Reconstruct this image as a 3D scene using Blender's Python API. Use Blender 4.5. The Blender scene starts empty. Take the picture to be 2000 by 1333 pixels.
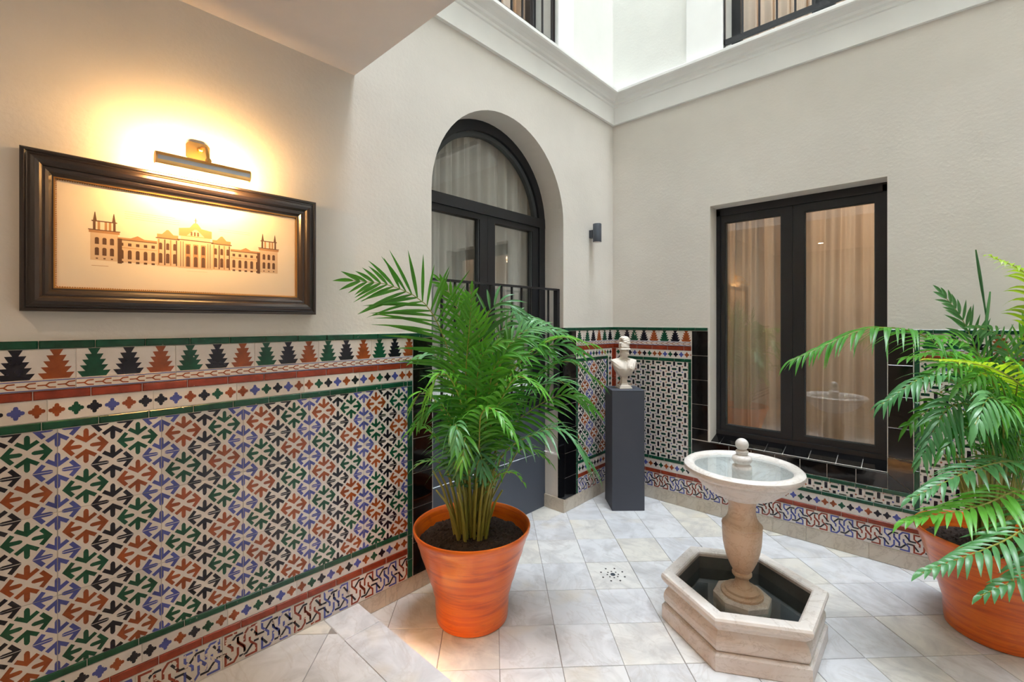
import bpy, math, random
from mathutils import Vector, Matrix, noise as mnoise
random.seed(7)
scene = bpy.context.scene
COL = scene.collection

# ------------------------------------------------------------------ camera
CAM = Vector((2.1956, -3.7767, 1.55))
FPX, HX, HY = 884.0, 1000.0, 630.0          # focal length and horizon, for a 2000 x 1333 picture
SN, CS = 0.6786, 0.7344
cd = bpy.data.cameras.new('camera')
cam = bpy.data.objects.new('camera', cd); COL.objects.link(cam)
cam.location = CAM
cam.rotation_euler = (math.pi / 2, 0, math.asin(SN))
cd.sensor_width = 36.0
cd.lens = FPX / 2000 * 36
cd.shift_y = (HY - 666.5) / 2000
cd.clip_start = 0.02
scene.camera = cam

# ------------------------------------------------------------------ sky, exposure
w = bpy.data.worlds.new('sky'); scene.world = w; w.use_nodes = True
bg = w.node_tree.nodes['Background']
bg.inputs[0].default_value = (0.84, 0.92, 1.0, 1)
bg.inputs[1].default_value = 57.0
vs = scene.view_settings
vs.view_transform = 'Standard'; vs.look = 'None'; vs.gamma = 1.0; vs.use_curve_mapping = False
vs.exposure = 0.0
scene.cycles.use_denoising = True
scene.cycles.max_bounces = 9
scene.cycles.diffuse_bounces = 6
scene.cycles.glossy_bounces = 4
scene.cycles.transmission_bounces = 6
scene.cycles.adaptive_threshold = 0.1
scene.cycles.transparent_max_bounces = 10
scene.cycles.sample_clamp_indirect = 8.0

# the open top of the courtyard, marked as the way in for the sky's light (adds no light of its own)
pl = bpy.data.lights.new('sky_opening', 'AREA'); pl.shape = 'RECTANGLE'; pl.size = 5.4; pl.size_y = 2.605
pl.cycles.is_portal = True
po = bpy.data.objects.new('sky_opening', pl); COL.objects.link(po); po.location = (2.7, -1.3025, 16.0)

def at(px, py, depth):
    """a point of the room from a sight line and its distance"""
    xr = (px - HX) / FPX * depth; z = (HY - py) / FPX * depth
    return Vector((CAM.x + xr * CS - depth * SN, CAM.y + xr * SN + depth * CS, CAM.z + z))

# ------------------------------------------------------------------ materials
def srgb(r, g, b):
    f = lambda c: (c / 255 / 12.92) if c / 255 <= 0.04045 else ((c / 255 + 0.055) / 1.055) ** 2.4
    return (f(r), f(g), f(b), 1.0)

def nt(name):
    m = bpy.data.materials.new(name); m.use_nodes = True
    t = m.node_tree; b = t.nodes['Principled BSDF']
    return m, t, b

def N(t, kind, **kw):
    n = t.nodes.new(kind)
    for k, v in kw.items():
        if k.startswith('i_'):
            n.inputs[k[2:].replace('_', ' ')].default_value = v
        else:
            setattr(n, k, v)
    return n

def ramp(t, fac, stops, interp='LINEAR'):
    r = t.nodes.new('ShaderNodeValToRGB'); r.color_ramp.interpolation = interp
    e = r.color_ramp.elements
    while len(e) < len(stops): e.new(0.5)
    for i, (p, c) in enumerate(stops):
        e[i].position = p; e[i].color = c
    t.links.new(fac, r.inputs[0])
    return r.outputs[0]

def bump(t, b, height, strength=0.2, dist=0.01):
    n = t.nodes.new('ShaderNodeBump'); n.inputs['Strength'].default_value = strength; n.inputs['Distance'].default_value = dist
    t.links.new(height, n.inputs['Height']); t.links.new(n.outputs[0], b.inputs['Normal'])

def mixc(t, fac, a, b_, blend='MIX'):
    n = t.nodes.new('ShaderNodeMix'); n.data_type = 'RGBA'; n.blend_type = blend
    for sock, v in ((n.inputs['Factor'], fac), (n.inputs['A'], a), (n.inputs['B'], b_)):
        pass
    ins = {'F': n.inputs[0], 'A': n.inputs[6], 'B': n.inputs[7]}
    for k, v in (('F', fac), ('A', a), ('B', b_)):
        if isinstance(v, bpy.types.NodeSocket): t.links.new(v, ins[k])
        else: ins[k].default_value = v
    return n.outputs[2]

def noise_tex(t, vec, scale, detail=4.0, rough=0.55, dist=0.0):
    n = t.nodes.new('ShaderNodeTexNoise')
    n.inputs['Scale'].default_value = scale; n.inputs['Detail'].default_value = detail
    n.inputs['Roughness'].default_value = rough; n.inputs['Distortion'].default_value = dist
    if vec is not None: t.links.new(vec, n.inputs['Vector'])
    return n.outputs['Fac']

def objvec(t, scale=(1, 1, 1), rnd=0.0):
    c = t.nodes.new('ShaderNodeTexCoord'); m = t.nodes.new('ShaderNodeMapping')
    m.inputs['Scale'].default_value = scale
    t.links.new(c.outputs['Object'], m.inputs['Vector'])
    if rnd:
        o = t.nodes.new('ShaderNodeObjectInfo'); k = t.nodes.new('ShaderNodeMath'); k.operation = 'MULTIPLY'
        k.inputs[1].default_value = rnd; t.links.new(o.outputs['Random'], k.inputs[0])
        cb = t.nodes.new('ShaderNodeCombineXYZ')
        for i in range(3): t.links.new(k.outputs[0], cb.inputs[i])
        t.links.new(cb.outputs[0], m.inputs['Location'])
    return m.outputs[0]

def plain(name, col, rough=0.5, metal=0.0, spec=0.5, coat=0.0, bscale=None, bstr=0.1, var=0.0, vscale=3.0):
    m, t, b = nt(name)
    b.inputs['Base Color'].default_value = col
    b.inputs['Roughness'].default_value = rough; b.inputs['Metallic'].default_value = metal
    b.inputs['Specular IOR Level'].default_value = spec
    b.inputs['Coat Weight'].default_value = coat; b.inputs['Coat Roughness'].default_value = 0.06
    v = objvec(t)
    if var:
        f = noise_tex(t, v, vscale, 5)
        lo = tuple(c * (1 - var) for c in col[:3]) + (1,); hi = tuple(min(1, c * (1 + var)) for c in col[:3]) + (1,)
        t.links.new(ramp(t, f, [(0.3, lo), (0.7, hi)]), b.inputs['Base Color'])
    if bscale: bump(t, b, noise_tex(t, v, bscale, 6), bstr, 0.004)
    return m

def plaster(name, col, bstr=0.26):
    m, t, b = nt(name); v = objvec(t)
    f = noise_tex(t, v, 1.3, 6, 0.6)
    lo = tuple(c * 0.94 for c in col[:3]) + (1,); hi = tuple(min(1, c * 1.03) for c in col[:3]) + (1,)
    t.links.new(ramp(t, f, [(0.35, lo), (0.65, hi)]), b.inputs['Base Color'])
    b.inputs['Roughness'].default_value = 0.85; b.inputs['Specular IOR Level'].default_value = 0.2
    a = noise_tex(t, v, 55, 3, 0.5); c2 = noise_tex(t, objvec(t, (1, 1, 2.2)), 16, 4, 0.6)
    ad = t.nodes.new('ShaderNodeMath'); ad.operation = 'ADD'; t.links.new(a, ad.inputs[0]); t.links.new(c2, ad.inputs[1])
    bump(t, b, ad.outputs[0], bstr, 0.004)
    return m

def glaze(name, col, rough=0.16, var=0.18, chips=0.0):
    """fired glaze: pooled colour, small unevenness, odd chip"""
    m, t, b = nt(name)
    oi = t.nodes.new('ShaderNodeObjectInfo')
    v = objvec(t, rnd=37.0)
    f = noise_tex(t, v, 22, 4, 0.6)
    lo = tuple(c * (1 - var) for c in col[:3]) + (1,); hi = tuple(min(1, c * (1 + var)) for c in col[:3]) + (1,)
    c1 = ramp(t, f, [(0.3, lo), (0.7, hi)])
    c2 = ramp(t, oi.outputs['Random'], [(0.0, (0.86, 0.86, 0.86, 1)), (1.0, (1.06, 1.06, 1.06, 1))])
    c = mixc(t, 1.0, c1, c2, 'MULTIPLY')
    if chips:
        n2 = noise_tex(t, v, 48, 2, 0.5)
        k = ramp(t, n2, [(chips, (0, 0, 0, 1)), (chips + 0.02, (1, 1, 1, 1))])
        c = mixc(t, k, c, srgb(205, 190, 175))
    t.links.new(c, b.inputs['Base Color'])
    b.inputs['Roughness'].default_value = rough; b.inputs['Specular IOR Level'].default_value = 0.5
    bump(t, b, noise_tex(t, v, 14, 2), 0.12, 0.003)
    return m

M = {}
M['plaster'] = plaster('cream_plaster', srgb(222, 217, 210))
M['plaster_up'] = plaster('upper_plaster', srgb(224, 224, 219), 0.2)
M['soffit'] = plaster('soffit_paint', srgb(236, 228, 224), 0.08)
M['white_trim'] = plain('white_trim_paint', srgb(238, 238, 236), 0.6, var=0.03)
M['grout'] = plain('tile_grout', srgb(214, 208, 200), 0.9, bscale=60, bstr=0.3)
M['t_white'] = glaze('white_glaze', srgb(217, 209, 202), 0.26, 0.05)
M['t_green'] = glaze('green_glaze', srgb(16, 74, 51), 0.26, 0.3, 0.735)
M['t_red'] = glaze('red_glaze', srgb(138, 54, 32), 0.26, 0.25, 0.75)
M['t_orange'] = glaze('orange_glaze', srgb(146, 72, 34), 0.2, 0.25)
M['t_blue'] = glaze('blue_glaze', srgb(74, 82, 152), 0.2, 0.2)
M['t_black'] = glaze('black_motif_glaze', srgb(26, 25, 38), 0.2, 0.25)
M['t_dgreen'] = glaze('dark_green_motif_glaze', srgb(15, 54, 43), 0.2, 0.25)
M['t_jet'] = glaze('jet_black_glaze', srgb(10, 9, 11), 0.07, 0.2, 0.78)
M['worn'] = glaze('worn_interlace_ground', srgb(205, 196, 186), 0.35, 0.08)
M['w_red'] = glaze('worn_red_glaze', srgb(138, 54, 32), 0.35, 0.25, 0.6)
M['w_blue'] = glaze('worn_blue_glaze', srgb(78, 88, 160), 0.35, 0.2, 0.6)
M['w_black'] = glaze('worn_black_glaze', srgb(26, 25, 38), 0.35, 0.25, 0.6)
M['metal'] = plain('anthracite_metal', srgb(26, 28, 33), 0.42, 0.0, 0.5)
M['rail'] = plain('railing_paint', srgb(32, 33, 37), 0.45)
M['panel'] = plain('slate_panel', srgb(72, 80, 94), 0.5, bscale=80, bstr=0.03)
M['pedestal'] = plain('pedestal_paint', srgb(62, 66, 77), 0.62, bscale=120, bstr=0.05, var=0.05)
M['lamp_metal'] = plain('lamp_metal', srgb(62, 68, 78), 0.45)
M['rubber'] = plain('glazing_seal', srgb(70, 74, 76), 0.6)
M['brass'] = plain('polished_brass', srgb(236, 192, 122), 0.3, 1.0)
M['gold'] = plain('gilt', srgb(190, 138, 72), 0.35, 0.9)
M['frame'] = plain('black_lacquer_frame', srgb(38, 30, 27), 0.28, 0.0, 0.6, 0.2)
M['paper'] = plain('print_paper', srgb(228, 214, 192), 0.75, var=0.02, vscale=8)
M['ink'] = plain('sepia_ink', srgb(92, 62, 40), 0.8)
M['ink_mid'] = plain('sepia_wash', srgb(172, 128, 84), 0.8)
M['ink_pale'] = plain('pale_sepia_wash', srgb(205, 178, 146), 0.8)
M['soil'] = plain('potting_soil', srgb(44, 32, 26), 0.95, bscale=140, bstr=1.0, var=0.5, vscale=90)
M['interior'] = plain('interior_paint', srgb(120, 112, 102), 0.8)
M['interior_floor'] = plain('interior_floor', srgb(120, 95, 70), 0.5)
M['stone_base'] = None

def emit(name, col, s):
    m, t, b = nt(name)
    b.inputs['Base Color'].default_value = (0.8, 0.8, 0.8, 1)
    b.inputs['Emission Color'].default_value = col; b.inputs['Emission Strength'].default_value = s
    return m
M['tube'] = emit('lit_lamp_tube', (1.0, 0.56, 0.20, 1), 560.0)
M['led'] = emit('lit_led_strip', (1.0, 0.46, 0.11, 1), 46.0)
M['down'] = emit('added_fill_lens', (1.0, 0.70, 0.44, 1), 620.0)  # for the added downlights that fill the foreground with warm light

def marble_floor():
    m, t, b = nt('floor_marble')
    oi = t.nodes.new('ShaderNodeObjectInfo'); v = objvec(t, rnd=61.0)
    base = ramp(t, oi.outputs['Random'], [(0.0, srgb(190, 191, 195)), (0.3, srgb(206, 206, 208)), (0.55, srgb(198, 199, 203)),
                                          (0.75, srgb(209, 208, 206)), (0.9, srgb(203, 198, 186)), (1.0, srgb(211, 211, 213))])
    cloud = noise_tex(t, v, 5.0, 6, 0.6, 1.2)
    c = mixc(t, ramp(t, cloud, [(0.42, (0, 0, 0, 1)), (0.74, (0.75, 0.75, 0.75, 1))]), base, srgb(156, 155, 157))
    sep = objvec(t, (1.0, 2.6, 1.0), 61.0)
    vein = noise_tex(t, sep, 1.8, 7, 0.6, 1.6)
    k = ramp(t, vein, [(0.475, (0, 0, 0, 1)), (0.5, (0.28, 0.28, 0.28, 1)), (0.525, (0, 0, 0, 1))])
    c = mixc(t, k, c, srgb(160, 152, 146))
    st = noise_tex(t, v, 2.3, 3)
    c = mixc(t, ramp(t, st, [(0.6, (0, 0, 0, 1)), (0.78, (0.5, 0.5, 0.5, 1))]), c, srgb(206, 190, 158))
    t.links.new(c, b.inputs['Base Color'])
    t.links.new(ramp(t, cloud, [(0.3, (0.3, 0.3, 0.3, 1)), (0.8, (0.5, 0.5, 0.5, 1))]), b.inputs['Roughness'])
    bump(t, b, noise_tex(t, v, 30, 4), 0.06, 0.003)
    return m
M['marble'] = marble_floor()
M['joint'] = plain('floor_joint', srgb(132, 126, 122), 0.9)

def marble_stone(name, base, stain, sx=3.0, amt=0.5, zl=None):
    m, t, b = nt(name); v = objvec(t, (1, 1, 0.6))
    f = noise_tex(t, v, sx, 7, 0.62, 1.0)
    c = mixc(t, ramp(t, f, [(0.42, (0, 0, 0, 1)), (0.72, (amt, amt, amt, 1))]), base, stain)
    ve = noise_tex(t, objvec(t, (1, 1, 2.5)), 4.5, 8, 0.65, 2.0)
    k = ramp(t, ve, [(0.475, (0, 0, 0, 1)), (0.5, (0.4, 0.4, 0.4, 1)), (0.525, (0, 0, 0, 1))])
    c = mixc(t, k, c, tuple(x * 0.62 for x in stain[:3]) + (1,))
    t.links.new(c, b.inputs['Base Color'])
    b.inputs['Roughness'].default_value = 0.42; b.inputs['Specular IOR Level'].default_value = 0.4
    bump(t, b, noise_tex(t, v, 60, 4), 0.1, 0.003)
    return m
M['f_white'] = marble_stone('fountain_white_marble', srgb(216, 211, 207), srgb(190, 176, 164), 3.2, 0.6)
M['f_warm'] = marble_stone('fountain_warm_marble', srgb(208, 188, 168), srgb(192, 146, 104), 4.0, 0.8)
M['f_base'] = marble_stone('fountain_stained_marble', srgb(214, 210, 208), srgb(188, 170, 156), 3.0, 0.8)
M['base_stone'] = marble_stone('baseboard_marble', srgb(205, 196, 182), srgb(178, 162, 142), 2.6, 0.7)
M['bust'] = plain('bust_plaster', srgb(216, 206, 194), 0.6, bscale=60, bstr=0.08, var=0.08, vscale=12)

def terracotta():
    m, t, b = nt('orange_glazed_terracotta')
    v = objvec(t, (1.0, 1.0, 16.0))
    f = noise_tex(t, v, 2.6, 6, 0.6, 0.6)
    c = ramp(t, f, [(0.25, srgb(156, 58, 3)), (0.45, srgb(206, 92, 6)), (0.6, srgb(220, 108, 12)), (0.8, srgb(192, 78, 6))])
    v2 = objvec(t, (1.4, 1.4, 5.0)); f2 = noise_tex(t, v2, 3.2, 5, 0.6, 1.5)
    c = mixc(t, ramp(t, f2, [(0.55, (0, 0, 0, 1)), (0.68, (0.55, 0.55, 0.55, 1))]), c, srgb(160, 72, 36))
    t.links.new(c, b.inputs['Base Color'])
    b.inputs['Roughness'].default_value = 0.3; b.inputs['Coat Weight'].default_value = 0.35; b.inputs['Coat Roughness'].default_value = 0.12
    bump(t, b, noise_tex(t, objvec(t, (0.3, 0.3, 40)), 1.6, 3), 0.25, 0.004)
    return m
M['pot'] = terracotta()

def leaf(name, dark, light, trans):
    m, t, b = nt(name)
    oi = t.nodes.new('ShaderNodeObjectInfo')
    v = objvec(t)
    f = noise_tex(t, v, 9, 3)
    a = t.nodes.new('ShaderNodeMath'); a.operation = 'MULTIPLY_ADD'; a.inputs[1].default_value = 0.6; a.inputs[2].default_value = 0.0
    t.links.new(oi.outputs['Random'], a.inputs[0])
    s = t.nodes.new('ShaderNodeMath'); s.operation = 'MULTIPLY_ADD'; s.inputs[1].default_value = 0.5
    t.links.new(f, s.inputs[0]); t.links.new(a.outputs[0], s.inputs[2])
    c = ramp(t, s.outputs[0], [(0.15, dark), (0.85, light)])
    t.links.new(c, b.inputs['Base Color'])
    b.inputs['Roughness'].default_value = 0.36; b.inputs['Specular IOR Level'].default_value = 0.5
    tr = t.nodes.new('ShaderNodeBsdfTranslucent'); t.links.new(mixc(t, 1.0, c, (1.6, 1.7, 0.7, 1), 'MULTIPLY'), tr.inputs['Color'])
    mx = t.nodes.new('ShaderNodeMixShader'); mx.inputs[0].default_value = trans
    t.links.new(b.outputs[0], mx.inputs[1]); t.links.new(tr.outputs[0], mx.inputs[2])
    t.links.new(mx.outputs[0], t.nodes['Material Output'].inputs['Surface'])
    return m
M['leaf'] = leaf('palm_leaf', srgb(44, 110, 40), srgb(104, 172, 62), 0.3)
M['leaf_cool'] = leaf('palm_leaf_mature', srgb(52, 108, 66), srgb(104, 160, 100), 0.22)
M['leaf_lime'] = leaf('palm_leaf_young', srgb(104, 158, 36), srgb(178, 196, 60), 0.35)
M['stem'] = leaf('palm_stem', srgb(118, 130, 48), srgb(168, 160, 82), 0.05)

def glass(name, ior=1.6, tint=(0.93, 0.95, 0.95, 1)):
    m = bpy.data.materials.new(name); m.use_nodes = True; t = m.node_tree
    t.nodes.remove(t.nodes['Principled BSDF'])
    tr = t.nodes.new('ShaderNodeBsdfTransparent'); tr.inputs[0].default_value = tint
    gl = t.nodes.new('ShaderNodeBsdfGlossy'); gl.inputs['Roughness'].default_value = 0.0
    gl.inputs[0].default_value = (1, 1, 1, 1)
    fr = t.nodes.new('ShaderNodeFresnel')
    gm = t.nodes.new('ShaderNodeNewGeometry'); ma = t.nodes.new('ShaderNodeMath'); ma.operation = 'MULTIPLY_ADD'
    ma.inputs[1].default_value = 1 / ior - ior; ma.inputs[2].default_value = ior
    t.links.new(gm.outputs['Backfacing'], ma.inputs[0]); t.links.new(ma.outputs[0], fr.inputs[0])
    mx = t.nodes.new('ShaderNodeMixShader')
    t.links.new(fr.outputs[0], mx.inputs[0]); t.links.new(tr.outputs[0], mx.inputs[1]); t.links.new(gl.outputs[0], mx.inputs[2])
    t.links.new(mx.outputs[0], t.nodes['Material Output'].inputs['Surface'])
    return m
M['glass'] = glass('window_glass', 2.0, (0.97, 0.98, 0.98, 1))
M['glass_pic'] = glass('picture_glass', 1.25, (0.99, 0.99, 0.99, 1))

M['water'] = glass('fountain_water', 1.5, (0.80, 0.86, 0.88, 1))
M['pool'] = plain('dark_basin_lining', srgb(92, 94, 94), 0.4, var=0.3, vscale=6)

def curtain_mat(name, col, trans, alpha):
    m = bpy.data.materials.new(name); m.use_nodes = True; t = m.node_tree
    t.nodes.remove(t.nodes['Principled BSDF'])
    d = t.nodes.new('ShaderNodeBsdfDiffuse'); d.inputs[0].default_value = col
    tl = t.nodes.new('ShaderNodeBsdfTranslucent'); tl.inputs[0].default_value = col
    tp = t.nodes.new('ShaderNodeBsdfTransparent')
    m1 = t.nodes.new('ShaderNodeMixShader'); m1.inputs[0].default_value = trans
    t.links.new(d.outputs[0], m1.inputs[1]); t.links.new(tl.outputs[0], m1.inputs[2])
    m2 = t.nodes.new('ShaderNodeMixShader'); m2.inputs[0].default_value = alpha
    t.links.new(m1.outputs[0], m2.inputs[1]); t.links.new(tp.outputs[0], m2.inputs[2])
    t.links.new(m2.outputs[0], t.nodes['Material Output'].inputs['Surface'])
    return m
M['curtain_warm'] = curtain_mat('beige_sheer_curtain', srgb(230, 218, 204), 0.42, 0.06)
M['curtain_grey'] = curtain_mat('grey_sheer_curtain', srgb(218, 219, 214), 0.3, 0.06)

# ------------------------------------------------------------------ mesh helpers
class MB:
    def __init__(s):
        s.v, s.f, s.m, s.sm = [], [], [], []
    def face(s, idx, mi=0, smooth=False):
        s.f.append(tuple(idx)); s.m.append(mi); s.sm.append(smooth)
    def add(s, verts, faces, mi=0, smooth=False):
        o = len(s.v); s.v.extend(tuple(p) for p in verts)
        for f in faces: s.face([i + o for i in f], mi, smooth)
    def box(s, x0, x1, y0, y1, z0, z1, mi=0):
        s.add([(x0, y0, z0), (x1, y0, z0), (x1, y1, z0), (x0, y1, z0), (x0, y0, z1), (x1, y0, z1), (x1, y1, z1), (x0, y1, z1)],
              [(0, 3, 2, 1), (4, 5, 6, 7), (0, 1, 5, 4), (1, 2, 6, 5), (2, 3, 7, 6), (3, 0, 4, 7)], mi)
    def cbox(s, x0, x1, y0, y1, z0, z1, c=0.003, mi=0):
        """box with its top (z1) edges chamfered"""
        s.add([(x0, y0, z0), (x1, y0, z0), (x1, y1, z0), (x0, y1, z0), (x0, y0, z1 - c), (x1, y0, z1 - c), (x1, y1, z1 - c), (x0, y1, z1 - c),
               (x0 + c, y0 + c, z1), (x1 - c, y0 + c, z1), (x1 - c, y1 - c, z1), (x0 + c, y1 - c, z1)],
              [(0, 3, 2, 1), (0, 1, 5, 4), (1, 2, 6, 5), (2, 3, 7, 6), (3, 0, 4, 7), (4, 5, 9, 8), (5, 6, 10, 9), (6, 7, 11, 10), (7, 4, 8, 11), (8, 9, 10, 11)], mi)
    def prism(s, pts, z0, z1, mi=0, bottom=True, c=0.0):
        """polygon (counter-clockwise, x y) from z0 to z1"""
        n = len(pts); o = len(s.v)
        s.v += [(p[0], p[1], z0) for p in pts] + [(p[0], p[1], z1) for p in pts]
        if bottom: s.face([o + i for i in range(n)][::-1], mi)
        s.face([o + n + i for i in range(n)], mi)
        for i in range(n):
            j = (i + 1) % n
            s.face((o + i, o + j, o + n + j, o + n + i), mi)
    def lathe(s, prof, n=48, c=(0, 0), mi=0, smooth=True, rot=0.0, sides=None, close=False, start=True):
        """profile (r, z) turned about the axis at c"""
        n = sides or n; o = len(s.v); k = len(prof)
        for r, z in prof:
            for i in range(n):
                a = rot + 2 * math.pi * i / n
                s.v.append((c[0] + r * math.cos(a), c[1] + r * math.sin(a), z))
        for j in range(k - 1):
            for i in range(n):
                i2 = (i + 1) % n
                s.face((o + j * n + i, o + j * n + i2, o + (j + 1) * n + i2, o + (j + 1) * n + i), mi, smooth)
        if start: s.face([o + i for i in range(n)][::-1], mi)
        if close: s.face([o + (k - 1) * n + i for i in range(n)], mi)
    def tube(s, pts, rad, n=8, mi=0, smooth=True, caps=True):
        pts = [Vector(p) for p in pts]; m = len(pts); o = len(s.v)
        rad = rad if isinstance(rad, (list, tuple)) else [rad] * m
        up = Vector((0, 0, 1)); prev = None
        for i, p in enumerate(pts):
            T = (pts[min(i + 1, m - 1)] - pts[max(i - 1, 0)]).normalized()
            if prev is None:
                a = up if abs(T.z) < 0.9 else Vector((1, 0, 0)); u = T.cross(a).normalized()
            else:
                u = (prev - T * prev.dot(T)).normalized()
            prev = u; w_ = T.cross(u)
            for k in range(n):
                an = 2 * math.pi * k / n
                q = p + (u * math.cos(an) + w_ * math.sin(an)) * rad[i]; s.v.append(tuple(q))
        for i in range(m - 1):
            for k in range(n):
                k2 = (k + 1) % n
                s.face((o + i * n + k, o + i * n + k2, o + (i + 1) * n + k2, o + (i + 1) * n + k), mi, smooth)
        if caps:
            s.face([o + k for k in range(n)][::-1], mi); s.face([o + (m - 1) * n + k for k in range(n)], mi)
    def ball(s, c, r, mi=0, nu=16, nv=10):
        rx, ry, rz = r if isinstance(r, (tuple, list)) else (r, r, r); o = len(s.v)
        for j in range(nv + 1):
            th = math.pi * j / nv
            for i in range(nu):
                a = 2 * math.pi * i / nu
                s.v.append((c[0] + rx * math.sin(th) * math.cos(a), c[1] + ry * math.sin(th) * math.sin(a), c[2] - rz * math.cos(th)))
        for j in range(nv):
            for i in range(nu):
                i2 = (i + 1) % nu
                s.face((o + j * nu + i, o + j * nu + i2, o + (j + 1) * nu + i2, o + (j + 1) * nu + i), mi, True)
    def sweep(s, prof, path_fn, n_path, mi=0, closed=True, caps=False, smooth=False):
        """rings from path_fn(i) -> function mapping a profile point to 3-D"""
        o = len(s.v); k = len(prof)
        for i in range(n_path):
            fn = path_fn(i); s.v += [tuple(fn(p)) for p in prof]
        last = n_path if closed else n_path - 1
        for i in range(last):
            i2 = (i + 1) % n_path
            for j in range(k - 1):
                s.face((o + i * k + j, o + i2 * k + j, o + i2 * k + j + 1, o + i * k + j + 1), mi, smooth)
        if caps and not closed:
            s.face([o + j for j in range(k)], mi); s.face([o + (n_path - 1) * k + j for j in range(k)][::-1], mi)
    def mesh(s, name, mats):
        me = bpy.data.meshes.new(name); me.from_pydata(s.v, [], s.f)
        for m in mats: me.materials.append(M[m])
        me.polygons.foreach_set('material_index', s.m); me.polygons.foreach_set('use_smooth', s.sm)
        if any(s.sm): me.set_sharp_from_angle(angle=math.radians(38))
        me.update(); return me
    def build(s, name, mats, parent=None, loc=None, rz=0.0, fix=False):
        mats = [mats] if isinstance(mats, str) else mats
        me = s.mesh(name, mats)
        if fix:
            import bmesh
            bm = bmesh.new(); bm.from_mesh(me); bmesh.ops.recalc_face_normals(bm, faces=bm.faces); bm.to_mesh(me); bm.free()
        return link(name, me, parent, loc, rz)

def link(name, me, parent=None, loc=None, rz=0.0):
    o = bpy.data.objects.new(name, me); COL.objects.link(o)
    if loc is not None: o.location = loc
    if rz: o.rotation_euler = (0, 0, rz)
    if parent is not None: o.parent = parent
    return o

def tag(o, label=None, cat=None, group=None, kind=None):
    if label: o['label'] = label
    if cat: o['category'] = cat
    if group: o['group'] = group
    if kind: o['kind'] = kind
    return o

def empty(name, loc=(0, 0, 0), rz=0.0):
    o = bpy.data.objects.new(name, None); COL.objects.link(o); o.location = loc; o.rotation_euler = (0, 0, rz)
    o.empty_display_size = 0.1
    return o

# frames of the two walls: u along the wall, v up, w out into the courtyard
WL = Matrix(((0, 0, 1, 0), (1, 0, 0, 0), (0, 1, 0, 0), (0, 0, 0, 1)))      # u = +Y, v = Z, w = +X
WR = Matrix(((1, 0, 0, 0), (0, 0, -1, 0), (0, 1, 0, 0), (0, 0, 0, 1)))     # u = +X, v = Z, w = -Y
def on_wall(F, u, v, w_=0.0):
    return Matrix.Translation((F @ Vector((u, v, w_)))) @ F

# ================================================================== THE SETTING
DOOR0, DOOR1, SPR, AR = -2.111, -0.783, 2.35, 0.664
DC = (DOOR0 + DOOR1) / 2
STEP = -2.59; SOF = -2.605; XE = 5.4; YB = -5.6; TOP = 16.0
def arch_pts(c, r, spring, n=32):
    return [(c + r * math.cos(math.pi * i / n), spring + r * math.sin(math.pi * i / n)) for i in range(n + 1)]

def wall_object(name, outline, F, depth, mat, label, holes=()):
    """plaster wall whose outline (u, v) may be concave, as thick as depth"""
    b = MB()
    if not holes:
        b.prism(outline, -depth, 0.0)
    o = b.build(name, mat); o.matrix_world = F
    tag(o, label, 'wall', kind='structure')
    return o

outl = [(YB, -0.1), (DOOR0, -0.1)] + arch_pts(DC, AR, SPR)[::-1] + [(DOOR1, -0.1), (0.0, -0.1), (0.0, 3.62), (YB, 3.62)]
wall_left = wall_object('wall_left', outl, WL, 0.42, 'plaster', 'cream plaster wall with arched doorway, framed picture and tiled dado')
# right wall: four pieces round the window, joined
WX0, WX1, WZ0, WZ1, WDEP = 0.888, 1.993, 0.585, 2.49, 0.145
b = MB()
def ring_wall(b, x0, x1, z0, z1, hx0, hx1, hz0, hz1, dep):
    """front, back and opening faces of a wall with one rectangular hole, u v w"""
    O = [(x0, z0), (x1, z0), (x1, z1), (x0, z1)]; H = [(hx0, hz0), (hx1, hz0), (hx1, hz1), (hx0, hz1)]
    for wq, flip in ((0.0, False), (-dep, True)):
        o = len(b.v); b.v += [(p[0], p[1], wq) for p in O + H]
        for i in range(4):
            j = (i + 1) % 4; f = (o + i, o + j, o + 4 + j, o + 4 + i)
            b.face(f[::-1] if flip else f)
    o = len(b.v); b.v += [(p[0], p[1], 0.0) for p in H] + [(p[0], p[1], -dep) for p in H]
    for i in range(4):
        j = (i + 1) % 4; b.face((o + j, o + i, o + 4 + i, o + 4 + j))
    o = len(b.v); b.v += [(p[0], p[1], 0.0) for p in O] + [(p[0], p[1], -dep) for p in O]
    for i in range(4):
        j = (i + 1) % 4; b.face((o + i, o + 4 + i, o + 4 + j, o + j))
ring_wall(b, -0.42, XE, -0.1, 3.62, WX0, WX1, WZ0, WZ1, 0.3)
wall_right = b.build('wall_right', 'plaster'); wall_right.matrix_world = WR
tag(wall_right, 'cream plaster wall with the black framed window and tiled dado', 'wall', kind='structure')
# upper storey
UR0, UR1 = 0.985, 2.25; UL0, UL1 = -2.1, -0.869
b = MB(); ring_wall(b, -0.42, XE, 3.62, TOP, UR0, UR1, 3.70, 6.0, 0.34)
o = b.build('wall_upper_right', 'plaster_up'); o.matrix_world = WR
tag(o, 'pale upper storey wall around the balcony window above the cornice', 'wall', kind='structure')
b = MB(); ring_wall(b, YB, 0.0, 3.62, TOP, UL0, UL1, 3.70, 6.0, 0.34)
o = b.build('wall_upper_left', 'plaster_up'); o.matrix_world = WL
tag(o, 'pale upper storey wall over the arched doorway', 'wall', kind='structure')
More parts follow.
